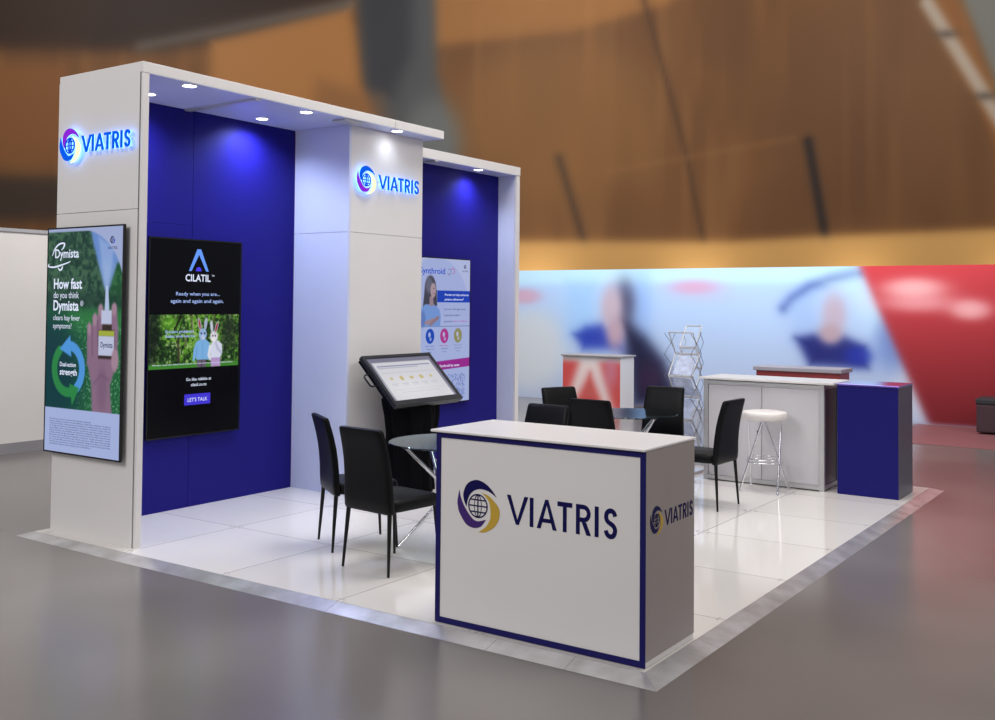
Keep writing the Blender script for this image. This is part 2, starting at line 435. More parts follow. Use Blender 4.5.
# hall wall, seen far behind: timber acoustic panels with dark slots, pale uplit strip along the bottom
def paint_hall(X, Y):
    # X: 0..48 (wall metres, 24 = straight behind the stand's middle), Y: height
    U = X-24
    cv = Canvas(X, Y, (112, 74, 40))
    n = vnoise(X, Y, .35, 3); n2 = vnoise(X, Y*.25, 1.1, 5)
    cv.put(np.clip(n*1.4-.5, 0, 1), (142, 96, 54), .7)
    cv.put(np.clip(n2*1.4-.6, 0, 1), (96, 60, 32), .55)
    n3 = vnoise(X, Y*.12, 2.6, 15); cv.put(np.clip(n3*2-1.1, 0, 1), (150, 104, 58), .5); cv.put(np.clip(vnoise(X, Y*.5, .8, 17)*2-1.1, 0, 1), (84, 54, 32), .5)
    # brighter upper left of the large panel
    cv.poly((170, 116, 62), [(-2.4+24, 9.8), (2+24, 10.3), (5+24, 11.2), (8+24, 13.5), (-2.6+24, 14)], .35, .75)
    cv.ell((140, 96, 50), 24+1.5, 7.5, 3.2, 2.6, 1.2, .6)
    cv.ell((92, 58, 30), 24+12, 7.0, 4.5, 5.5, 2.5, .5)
    # right end: orange edge, grey steelwork beyond
    cv.poly((150, 92, 40), [(24+12, 14), (24+13.2, 14), (24+15.5, 8.2), (24+15.5, 6.5)], .3, .5)
    cv.poly((112, 112, 106), [(24+13.3, 14), (48, 14), (48, 7.4), (24+15.9, 7.4)], .3)
    cv.line((176, 164, 152), [(24+13.2, 11.3), (24+15.6, 7.4)], .22, .25, .9)
    for t in (.25, .75): cv.ell((60, 50, 42), 24+13.2+2.4*t, 11.3-3.9*t, .25, .1, .25, .8)
    # panel joints and slots
    cv.line((70, 46, 28), [(24+4.1, 12), (24+5.6, 6.6), (24+6.2, 3.6)], .05, .28, .85)
    cv.line((36, 26, 24), [(24+9.45, 6.9), (24+10.0, 3.75)], .13, .22)
    cv.line((58, 44, 34), [(24+1.65, 6.3), (24+2.5, 3.5)], .08, .3, .8)
    cv.line((150, 108, 64), [(24+3.2, 5.9), (24+9, 7.0)], .04, .25, .35)
    # grey concrete column between the panels
    cv.poly((78, 80, 82), [(24-5.1, 14), (24-2.4, 14), (24-2.2, 9), (24-1.6, 6.2), (24-1.2, 3), (24-4.6, 3), (24-4.3, 7.0)], .35)
    cv.ell((112, 116, 114), 24-2.3, 6.8, .9, 1.3, .6, .8)
    cv.poly((46, 46, 52), [(24-5.0, 14), (24-3.0, 14), (24-3.0, 9.6), (24-3.6, 8.2), (24-4.4, 8.4)], .5, .8)
    # left panel of timber and dark roof above
    cv.poly((52, 34, 24), [(0, 14), (24-4.9, 14), (24-4.9, 10.6), (24-10.8, 9.6), (24-13, 9.6), (0, 9.6)], .5)
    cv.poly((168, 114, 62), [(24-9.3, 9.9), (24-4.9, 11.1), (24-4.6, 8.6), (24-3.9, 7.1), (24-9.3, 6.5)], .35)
    cv.poly((124, 84, 50), [(24-5.9, 8.7), (24-3.9, 8.2), (24-3.6, 6.8), (24-6.5, 6.6)], .5, .6)
    cv.line((104, 98, 92), [(24-11.5, 9.75), (24-9, 10.25), (24-5.0, 11.15)], .16, .35, .8)
    cv.poly((40, 30, 26), [(24-11.9, 14), (24-9.5, 14), (24-6.8, 11.6), (24-10.6, 10.2), (24-13, 9.8)], .6, .6)
    # far left timber, dark band under it
    cv.poly((128, 82, 44), [(0, 9.1), (24-13.9, 9.1), (24-13.5, 6.1), (0, 6.1)], .4)
    cv.poly((48, 40, 36), [(0, 5.6), (24-13, 5.6), (24-13, 4.2), (0, 4.2)], .4, .8)
    cv.rect((190, 160, 110), 24-14.5, 24-14.2, 8.3, 9.3, .3, .0)
    # uplit strip and dark base
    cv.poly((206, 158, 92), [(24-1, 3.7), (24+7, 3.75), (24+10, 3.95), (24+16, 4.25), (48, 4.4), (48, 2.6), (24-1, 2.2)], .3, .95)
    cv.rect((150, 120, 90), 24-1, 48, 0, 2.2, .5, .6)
    return cv
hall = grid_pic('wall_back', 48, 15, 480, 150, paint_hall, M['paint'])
yaw = 0.5979
ra = yaw
Rv = Vector((math.cos(ra), math.sin(ra), 0)); Fv = Vector((-math.sin(ra), math.cos(ra), 0))
cpos = Vector((7.2103, -4.4492, 0)) + Fv*32
hall.matrix_world = Matrix.Translation(cpos - Rv*24) @ Matrix.Rotation(ra, 4, 'Z') @ Matrix.Rotation(rad(90), 4, 'X')
hall.location.z = 0
hall['kind'] = 'structure'

# ------------------------------------------------------------------ neighbouring stands (behind, out of focus in the photograph)
NX0 = -5.2; NW = 11.4; NH = 2.41
def paint_neighbour(X, Y):
    x = X+NX0; y = Y
    cv = Canvas(X, Y, (176, 200, 238))
    cv.c[:] = 0
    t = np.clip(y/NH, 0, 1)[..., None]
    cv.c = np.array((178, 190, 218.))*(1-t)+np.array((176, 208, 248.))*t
    X = x; cv.X = x; cv.Y = y
    cv.rect((196, 236, 248), -6, 3, 2.15, 2.5, .14, .75)
    cv.ell((206, 210, 214), -3.4, .9, .75, .75, .4, .9)
    cv.rect((150, 198, 244), -2.6, -2.0, 1.2, 2.2, .3, .6)
    cv.ell((132, 172, 235), -1.05, 1.75, .18, .55, .25, .6)
    cv.ell((212, 150, 170), -3.55, 1.92, .35, .14, .12, .7)
    cv.ell((214, 158, 190), -.05, 2.08, .42, .12, .13, .85); cv.ell((190, 190, 215), .15, 1.9, .5, .08, .15, .5)
    # printed figure in a blue top with long dark hair
    cv.poly((22, 24, 56), [(-1.5, 1.55), (-1.3, 1.45), (-.98, 1.2), (-.62, .8), (-.45, .4), (-.5, .0), (-1.2, 0), (-1.35, .8)], .28)
    cv.poly((40, 62, 170), [(-2.45, 1.22), (-2.2, 1.36), (-1.85, 1.42), (-1.5, 1.25), (-1.45, .98), (-2.25, .95)], .2)
    cv.ell((40, 34, 64), -1.40, 1.80, .20, .38, .24, .75)
    cv.ell((192, 172, 186), -1.66, 1.72, .21, .38, .2); cv.ell((185, 155, 168), -1.58, 1.25, .17, .26, .18)
    cv.ell((80, 40, 70), -.9, .45, .24, .3, .25, .5)
    # second printed figure with a dark arc above
    cv.line((88, 112, 178), [(1.52, 1.74), (1.66, 1.9), (1.95, 2.09), (2.3, 2.2), (2.75, 2.3)], .075, .16, .95)
    cv.poly((150, 180, 230), [(1.6, 1.8), (2.0, 1.95), (2.1, 1.45), (1.7, 1.25)], .3, .6)
    cv.poly((205, 240, 252), [(2.2, 2.15), (2.7, 2.35), (3.3, 1.6), (2.9, 1.4), (2.6, 1.9)], .3, .6)
    cv.poly((26, 34, 112), [(1.72, 1.26), (2.0, 1.32), (2.5, 1.3), (2.82, 1.15), (2.86, .82), (1.95, .82)], .17)
    cv.ell((30, 50, 170), 2.72, 1.0, .2, .14, .14, .8)
    cv.ell((188, 172, 190), 2.34, 1.66, .18, .3, .17); cv.ell((180, 155, 165), 2.28, 1.34, .17, .16, .15)
    cv.ell((96, 124, 190), 3.25, 1.2, .26, .42, .3, .8)
    cv.ell((210, 214, 222), 3.5, .45, .35, .35, .3, .6)
    # slanted red panel with pale lettering left as soft bars
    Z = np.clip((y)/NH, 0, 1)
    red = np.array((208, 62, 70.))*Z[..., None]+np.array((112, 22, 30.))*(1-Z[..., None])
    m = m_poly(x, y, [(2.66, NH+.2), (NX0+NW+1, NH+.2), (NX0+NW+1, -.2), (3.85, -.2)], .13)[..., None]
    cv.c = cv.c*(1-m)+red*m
    cv.ell((250, 200, 200), 3.55, 2.06, .42, .15, .16, .85); cv.ell((244, 176, 180), 3.62, 1.84, .5, .13, .16, .75); cv.ell((250, 196, 196), 4.35, 1.74, .26, .14, .14, .8)
    cv.rect((158, 152, 168), 3.2, NX0+NW+1, -.1, .02, .06, .9)
    return cv
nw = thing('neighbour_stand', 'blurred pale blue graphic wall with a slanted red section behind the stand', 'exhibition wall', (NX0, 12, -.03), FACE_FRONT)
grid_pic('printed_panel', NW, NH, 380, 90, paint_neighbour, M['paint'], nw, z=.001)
obj('wall_core', B(0, NW, 0, NH, -.1, 0), M['white'], nw)
# promotional counter, red and white
def paint_counter(X, Y):
    cv = Canvas(X, Y, (196, 72, 70))
    cv.poly((222, 206, 204), [(.38, .95), (.68, .95), (1.0, 0), (.82, 0), (.54, .6), (.2, 0), (.04, 0)], .16)
    cv.poly((190, 92, 88), [(.44, .18), (.64, .18), (.56, .42), (.5, .42)], .05, .8)
    cv.rect((196, 196, 200), -.1, 1.3, .80, 1.2, .1)
    cv.ell((190, 140, 170), .95, .65, .12, .25, .15, .6)
    return cv
pc = thing('promotional_counter', 'blurred red and white counter before the blue graphic wall', 'counter', (-2.02, 10.9, -.03), FACE_FRONT)
obj('counter_body', B(0, 1.12, 0, .88, -.5, -.002), M['white'], pc)
grid_pic('printed_front', 1.12, .88, 60, 50, paint_counter, M['paint'], pc, z=.001)
obj('counter_top', B(-.03, 1.15, .88, .91, -.53, .03, bev=.01), M['seam'], pc)
pc2 = thing('display_counter', 'blurred low red counter with a grey top behind the storage cabinet', 'counter', (1.58, 10.6, -.03))
M['redlam'] = pmat('red_laminate', rgb(150, 52, 56), .5, var=.1, vscale=2)
M['greytop'] = pmat('grey_counter_top', rgb(150, 146, 156), .5, var=.05)
obj('counter_body', B(0, 1.25, 0, .5, 0, .80), M['redlam'], pc2)
obj('counter_top', B(-.04, 1.29, -.04, .54, .80, .86, bev=.01), M['greytop'], pc2)
M['carpet'] = pmat('red_carpet', rgb(128, 80, 82), .5, var=.08, vscale=.8)
obj_c = obj('carpet', B(3.6, 6.6, 9.6, 11.98, -.0295, -.024), M['carpet']); tag(obj_c, 'dull red floor covering in front of the red graphic section', 'carpet')
# dark case at the foot of the red wall
dc = thing('equipment_case', 'dark blurred case on the floor by the red wall section', 'case', (4.55, 11.2, -.03))
obj('case_body', B(0, .9, 0, .5, 0.03, .42, bev=.02), pmat('case_dark', rgb(58, 34, 42), .6, var=.1), dc)
obj('case_lid', B(-.01, .91, -.01, .51, .42, .5, bev=.02), M['slit'], dc)
M['greywall'] = pmat('pale_partition', rgb(232, 228, 224), .6, var=.04, vscale=.7)
lw = thing('partition_wall', 'plain off-white partition wall standing left behind the tall end panel', 'partition', (-4.2, 0, -.03))
obj('partition_panel', B(-.08, 0, -1.5, 4.6, .12, 2.56), M['greywall'], lw)
obj('partition_base', B(-.07, .01, -1.5, 4.6, 0, .12), M['seam'], lw)
obj('partition_cap', B(-.1, .02, -1.5, 4.6, 2.56, 2.6), M['alu'], lw)

# ================================================================== PLATFORM
pl = thing('platform_floor', 'raised glossy white tiled floor with bevelled aluminium edging under the stand', 'raised floor', (0, 0, 0))
obj('tiled_deck', B(-.1, 5.0, 0, 6.1, -.03, 0), M['tiles'], pl)
def ramp(pts):                                   # a sloped edging strip: inner top edge and outer bottom edge
    bm = bmesh.new(); (a, b, c, d) = [Vector(p) for p in pts]
    t = [bm.verts.new(a), bm.verts.new(b), bm.verts.new(c), bm.verts.new(d)]
    bm.faces.new(t)
    bt = [bm.verts.new((v.x, v.y, -.0299)) for v in (a, b)]
    bm.faces.new((t[0], bt[0], bt[1], t[1])); bm.faces.new((bt[0], t[3], t[2], bt[1]))
    bm.faces.new((t[0], t[3], bt[0])); bm.faces.new((t[1], bt[1], t[2]))
    return bm
w = .115; zz = -.0295
cuts = [-.1, 1.0, 2.0, 3.02, 4.15, 4.62, 5.0]
for i in range(len(cuts)-1):
    x0, x1 = cuts[i]+.001, cuts[i+1]-.001
    xo0 = x0 - (0.1 if i == 0 else 0); xo1 = x1+(w if i == len(cuts)-2 else 0)
    if i == len(cuts)-2: x1 = 5.0
    obj('edge_ramp', ramp([(x0, 0, 0), (x1, 0, 0), (xo1, -w, zz), (xo0, -w*(.75 if i == 0 else 1), zz)]), M['ramp'], pl)
cuts = [0, .62, 1.6, 2.65, 3.3, 4.4, 5.3, 6.1]
for i in range(len(cuts)-1):
    y0, y1 = cuts[i]+.001, cuts[i+1]-.001
    yo0 = y0-(w if i == 0 else 0); yo1 = y1+(w if i == len(cuts)-2 else 0)
    if i == 0: y0 = 0
    obj('edge_ramp', ramp([(5.0, y0, 0), (5.0, y1, 0), (5.0+w, yo1, zz), (5.0+w, yo0, zz)]), M['ramp'], pl)
# little corner fixings of the floor tiles
fx = bmesh.new()
for i in range(0, 6):
    for j in range(0, 7):
        for (dx, dy) in ((.045, .018), (-.045, .018), (.045, -.018), (-.045, -.018), (.018, .05), (-.018, .05), (.018, -.05), (-.018, -.05)):
            x = i+dx; y = j+dy
            if 0 < x < 4.98 and .01 < y < 6.08: box(fx, x-.007, x+.007, y-.004, y+.004, 0, .0012)
obj('tile_fixings', fx, pmat('tile_fixing', rgb(150, 150, 158), .4, var=.2), pl)

# ================================================================== DISPLAY WALLS
ZC = 3.372; ZT = 3.455
sw_ = thing('display_wall', 'taller white and blue display wall bay at the left end with canopy', 'display wall', (0, 0, 0))
# end panel faces the aisle, split at 2.40 m
obj('end_panel', B(-.045, .945, .096, .150, 0, 2.398), M['white'], sw_)
obj('end_panel', B(-.045, .945, .096, .150, 2.402, ZT-.055), M['white'], sw_)
obj('end_edge_trim', B(.954, .975, .100, .152, 0, ZC), M['white'], sw_)
obj('shadow_gap', B(.944, .955, .104, .148, 0, ZC), M['slit'], sw_)
obj('back_panel', B(.02, .072, .150, 1.273, .001, 2.388), M['blue'], sw_)
obj('back_panel', B(.02, .072, .150, 1.273, 2.390, ZC), M['blue'], sw_)
obj('back_panel', B(.02, .072, 1.277, 2.46, .001, ZC), M['blue'], sw_)
obj('canopy', B(-.045, .975, .098, 2.86, ZC+.004, ZT, bev=.003, seg=1), M['white'], sw_)
obj('canopy', B(-.045, .975, 2.864, 3.60, ZC+.004, ZT, bev=.003, seg=1), M['white'], sw_)
obj('soffit', B(.072, .973, .152, 3.596, ZC, ZC+.004), M['soffit'], sw_)
obj('canopy_rail', B(.09, .96, 1.16, 1.22, ZC-.018, ZC-.001), M['alu'], sw_)
obj('canopy_rail', B(.80, .95, 2.20, 2.44, ZC-.018, ZC-.001), M['alu'], sw_)
def downlight(x, y, z, parent, power, spot=True, r=.05, tilt=(0, 0), size=96, col=(.62, .74, 1.0), blend=.6):
    bm = bmesh.new(); ring_flat(bm, (0, 0), r, r+.012, -.006, .0005, 28)
    d = obj('downlight', bm, M['lampring'], parent, loc=(x, y, z))
    b2 = bmesh.new(); lathe(b2, [(r, -.0035), (r, -.001)], 28); obj('lamp_lens', b2, M['lamp'], d)
    if spot:
        l = bpy.data.lights.new('spot', 'SPOT'); l.energy = power; l.color = col; l.spot_size = rad(size); l.spot_blend = blend; l.shadow_soft_size = .05
        lo = bpy.data.objects.new('canopy_spot', l); C.objects.link(lo); lo.location = (x, y, z-.02)
        lo.rotation_euler = (rad(tilt[0]), rad(tilt[1]), 0)
SPC = (.60, .70, 1.0)
downlight(.36, .60, ZC, sw_, 60, col=SPC, tilt=(0, 8), size=150, blend=1)
downlight(.89, .57, ZC, sw_, 34, col=SPC, size=130, blend=1)
downlight(.30, 1.83, ZC, sw_, 95, col=SPC, tilt=(0, 8), size=150, blend=1)
downlight(.87, 1.81, ZC, sw_, 48, col=SPC, size=130, blend=1)
downlight(.91, 2.96, ZC, sw_, 4, col=(.7, .8, 1), tilt=(0, 8), size=140, blend=1)

sc = thing('storage_column', 'white square column with glowing logo between the two blue wall bays', 'storage column', (0, 0, 0))
obj('side_panel', B(.073, .755, 2.462, 2.49, 0, 2.388), M['cool_white'], sc)
obj('side_panel', B(.073, .755, 2.462, 2.49, 2.392, ZC-.001), M['cool_white'], sc)
obj('front_panel', B(.737, .767, 2.49, 3.525, 0, 2.388), M['white'], sc)
obj('front_panel', B(.737, .767, 2.49, 3.525, 2.392, ZC-.004), M['white'], sc)
obj('corner_trim', B(.756, .770, 2.458, 2.489, 0, ZC-.002), M['cool_white'], sc)
obj('rear_panel', B(.0, .737, 3.495, 3.525, 0, ZC-.001), M['cool_white'], sc)

Z2 = 3.292; Z2T = 3.398
w2 = thing('display_wall', 'lower white and blue display wall bay at the far end behind the kiosk', 'display wall', (0, 0, 0))
obj('back_panel', B(.04, .095, 3.527, 4.30, .001, Z2), M['blue'], w2)
obj('back_panel', B(.04, .095, 4.304, 5.83, .001, Z2), M['blue'], w2)
obj('end_panel', B(.01, .332, 5.832, 5.90, 0, Z2), M['cool_white'], w2)
obj('end_edge_trim', B(.336, .355, 5.836, 5.91, 0, Z2), M['white'], w2)
obj('canopy', B(.0, .36, 3.527, 5.915, Z2+.004, Z2T, bev=.003, seg=1), M['white'], w2)
obj('soffit', B(.095, .358, 3.529, 5.83, Z2, Z2+.004), M['soffit'], w2)
obj('canopy_rail', B(.11, .36, 4.24, 4.30, Z2-.016, Z2-.001), M['alu'], w2)
downlight(.28, 5.15, Z2, w2, 50, col=SPC, tilt=(0, 8), size=140, blend=1)

# glowing logos
def lit_sign(label, loc, rot, s, cx, xw, total, h, mats, y=0):
    t = thing('illuminated_sign', label, 'sign', loc, rot)
    emblem(t, cx, 0, s, mats, .036, .044, M['halo'])
    word(t, xw, -h/2, h, total, M['lit_blue'], .036, .044, halo=M['halo'])
    for x, yy in ((cx-.05, 0), (cx+.05, 0.02), (xw+.05*total, 0), (xw+.5*total, 0), (xw+.95*total, 0)):
        st = bmesh.new(); tube(st, (x, yy, 0.0), (x, yy, .030), .004, n=8)
        obj('standoff_pin', st, M['alu'], t)
    return t
lit_sign('glowing blue logo sign on the tall white end panel above the hay fever screen', (0, .0955, 2.905), FACE_FRONT, .132, .172, .318, .585, .125,
         (M['lit_purple'], M['lit_blue'], M['lit_cream'], M['lit_navy']))
lit_sign('glowing blue logo sign near the top of the white storage column', (.7675, 0, 2.88), FACE_RIGHT, .132, 2.655, 2.82, .60, .132,
         (M['lit_blue'], M['lit_purple'], M['lit_cream'], M['lit_navy']))

# ================================================================== SCREENS
W1, H1 = .942, 1.69
def paint_tv1(X, Y):
    u = X/W1; v = Y/H1; t = 1-v; A = H1/W1
    Xn = u; Yn = -t*A                         # both in widths, Y downwards negative
    cv = Canvas(Xn, Yn, (36, 76, 70))
    def P(*q): return [(a, -b*A) for a, b in q]
    cv.poly((26, 72, 74), P((-.1, -.1), (1.1, -.1), (1.1, .9), (-.1, .9)), .01)
    n = .5*vnoise(X, Y, 26, 1)+.3*vnoise(X, Y, 55, 11)+.2*vnoise(X, Y, 100, 12); n2 = vnoise(X, Y, 90, 2)
    # sky
    cv.poly((112, 150, 218), P((.45, -.05), (1.1, -.05), (1.1, .2), (.92, .17), (.84, .25), (.79, .30), (.70, .25)), .04)
    cv.rect((150, 180, 228), .6, 1.0, -.28*A, -.16*A, .08, .5)
    # trees
    wood = P((-.1, -.1), (.52, -.1), (.60, .06), (.66, .14), (.74, .24), (.79, .30), (.78, .38), (-.1, .42))
    cv.poly((44, 78, 66), wood, .025)
    cv.put(np.clip((n-.47)*7, 0, 1)*m_poly(Xn, Yn, wood, .03), (84, 122, 92), .65)
    cv.put(np.clip((.42-n)*7, 0, 1)*m_poly(Xn, Yn, wood, .03), (26, 52, 48), .6)
    rw = P((.92, .17), (1.1, .10), (1.1, .4), (.80, .4), (.82, .30))
    cv.poly((36, 88, 56), rw, .02); cv.put(np.clip((n-.5)*7, 0, 1)*m_poly(Xn, Yn, rw, .03), (70, 130, 80), .6)
    cv.rect((28, 56, 52), -.1, 1.1, -.36*A, -.29*A, .07, .6)
    # lawn
    cv.rect((36, 104, 62), -.1, 1.1, -.9*A, -.36*A, .06)
    cv.rect((58, 140, 72), .3, 1.1, -.46*A, -.37*A, .07, .6)
    cv.put((n2 > .74)*m_rect(Xn, Yn, .40, 1.0, -.8*A, -.42*A, .15), (130, 190, 150), .75)
    cv.ell((14, 60, 72), -.02, -.66*A, .52, .50, .25, .92)
    # pale corner with curved edge
    cv.put((1-m_ell(Xn, Yn, .45, -.29*A, .56, .275*A, .01))*m_rect(Xn, Yn, .50, 1.1, -.29*A, .1, .005), (172, 184, 226))
    cv.rect((172, 184, 226), -.1, 1.1, -.02*A, .1, .006)
    # spray cone and nozzle
    cv.poly((190, 210, 246), P((.775, .27), (.82, .27), (.88, .10), (.68, .05)), .03, .45)
    cv.poly((190, 208, 244), P((.785, .26), (.815, .26), (.835, .37), (.775, .37)), .006)
    # hand: wrist, palm and fingers around the bottle
    sk = (146, 114, 140); sk2 = (174, 142, 160); sk3 = (108, 80, 110)
    cv.poly(sk, P((.64, .83), (.90, .84), (.87, .74), (.86, .68), (.93, .60), (.94, .54), (.56, .50), (.57, .60), (.62, .68)), .02)
    cv.poly(sk, P((.56, .60), (.58, .46), (.66, .40), (.74, .37), (.92, .37), (.95, .44), (.94, .60), (.8, .66)), .02)
    for (x, y0, y1, w) in ((.585, .44, .54, .030), (.655, .40, .54, .034), (.725, .36, .48, .034), (.895, .355, .48, .036)):
        cv.line(sk, [(x, -y0*A), (x+.01, -y1*A)], w, .012); cv.ell(sk2, x, -(y0+.005)*A, w*.75, .05, .012, .9)
    cv.line(sk3, [(.62, -.44*A), (.63, -.56*A)], .006, .012, .7); cv.line(sk3, [(.69, -.41*A), (.70, -.52*A)], .006, .012, .7)
    cv.ell(sk3, .76, -.70*A, .06, .16, .05, .4); cv.line(sk3, [(.66, -.68*A), (.74, -.64*A), (.84, -.66*A)], .006, .02, .6)
    # bottle
    cv.rect((200, 208, 238), .735, .865, -.425*A, -.365*A, .008)
    cv.rect((60, 48, 44), .75, .87, -.46*A, -.425*A, .01); cv.rect((58, 44, 44), .705, .90, -.572*A, -.45*A, .012)
    cv.rect((172, 184, 70), .705, .90, -.475*A, -.452*A, .005); cv.rect((200, 208, 236), .705, .90, -.558*A, -.475*A, .005)
    cv.ell(sk2, .915, -.575*A, .045, .085, .015)
    # ring of two arrows
    cx, cy = .315, -.625*A; r = .185
    def arcpts(a0, a1, n=14): return [(cx+r*math.cos(rad(a)), cy+r*1.0*math.sin(rad(a))) for a in np.linspace(a0, a1, n)]
    cv.line((84, 160, 235), arcpts(95, -50), .038, .008); cv.line((46, 140, 76), arcpts(130, 285), .038, .008)
    cv.poly((84, 160, 235), [(cx-.12, cy+r-.03), (cx+.02, cy+r+.08), (cx+.04, cy+r-.09)], .008)
    cv.poly((46, 140, 76), [(cx+.15, cy-r+.04), (cx+.02, cy-r+.07), (cx+.06, cy-r-.10)], .008)
    # pale footer
    cv.rect((176, 190, 236), -.1, 1.1, -1.1*A, -.80*A, .003)
    return cv
def wall_tv(label, loc, rot, W, H, painter, nx, ny):
    t = thing('wall_screen', label, 'screen', loc, rot)
    obj('casing', B(.07, W-.07, .12, H-.12, -.045, -.016, bev=.004, seg=1), M['bezel'], t)
    obj('back_plate', B(.002, W-.002, .002, H-.002, -.018, -.008), M['bezel'], t)
    fr = bmesh.new(); b = .012
    box(fr, 0, W, 0, b, -.012, .002); box(fr, 0, W, H-b, H, -.012, .002); box(fr, 0, b, b, H-b, -.012, .002); box(fr, W-b, W, b, H-b, -.012, .002)
    obj('bezel', fr, M['bezel'], t)
    s = grid_pic('display', W-2*b, H-2*b, int(nx*1.3), int(ny*1.3), lambda X, Y: painter(X+b, Y+b), M['screen'], t, z=0, x0=b, y0=b)
    return t, s
tv1, s1 = wall_tv('tall screen on the end panel showing a hand with a spray bottle', (-.077, .046, .60), FACE_FRONT, W1, H1, paint_tv1, 150, 250)
obj('wall_bracket', B(.25, .7, .4, 1.2, -.0495, -.045), M['slit'], tv1)
def tx(par, W, H, s, u, t, h, mat, **k):
    """lettering on a screen: u, t fractions from the top left, h cap height as a fraction of the width"""
    if k.get('width'): k['width'] = k['width']*W
    return text(par, s, u*W, (1-t)*H, h*W, mat, z=.0015, name=k.pop('name', 'headline'), **k)
a = dict(bold=.012)
tx(s1, W1, H1, 'Dymista', .11, .135, .070, M['t_white'], width=.32, bold=.02)
for q in ([(.03, .160), (.02, .172), (.09, .176), (.19, .168), (.28, .158), (.32, .152)], [(.07, .125), (.11, .092), (.17, .073), (.235, .072), (.22, .092), (.19, .10)], [(.15, .178), (.18, .190), (.205, .184), (.215, .172)]):
    b_ = bmesh.new(); sp2 = spline(q, 6); n_s = len(sp2); path_tube(b_, [(x*W1, (1-y)*H1, .0015) for x, y in sp2], [.0018+.0045*math.sin(PI*k/(n_s-1)) for k in range(n_s)], 6); obj('logo_flourish', b_, M['t_white'], s1)
tx(s1, W1, H1, 'How fast', .10, .272, .080, M['t_white'], width=.38, bold=.03)
tx(s1, W1, H1, 'do you think', .10, .314, .052, M['t_white'], width=.34)
tx(s1, W1, H1, 'Dymista', .10, .368, .080, M['t_white'], width=.34, bold=.03)
tx(s1, W1, H1, '®', .46, .348, .04, M['t_white'])
tx(s1, W1, H1, 'clears hay fever', .10, .412, .042, M['t_white'], width=.36)
tx(s1, W1, H1, 'symptoms?', .10, .448, .042, M['t_white'], width=.25)
tx(s1, W1, H1, 'Dual-action', .205, .615, .034, M['t_white'], width=.215, bold=.02)
tx(s1, W1, H1, 'strength', .205, .652, .048, M['t_white'], width=.23, bold=.03)
tx(s1, W1, H1, 'Dymista', .735, .523, .04, M['t_dark'], width=.15, bold=.02)
emblem(s1, .86*W1, (1-.065)*H1, .028, (M['t_dark'], M['t_dark'], M['t_blue'], M['t_dark']), .0012, .0018)
tx(s1, W1, H1, 'VIATRIS', .80, .105, .022, M['t_dark'], width=.12, bold=.01)
lines = ['Dymista nasal spray: please review the data sheet before use. ', 'Indications, dosage, precautions and side effects are listed there. ']
for i in range(12):
    tx(s1, W1, H1, (lines[i % 2]*2)[i*3:i*3+88], .08, .852+i*.0100, .0125, M['t_dark'], width=.80 if i not in (0, 11) else .55, name='small_print')

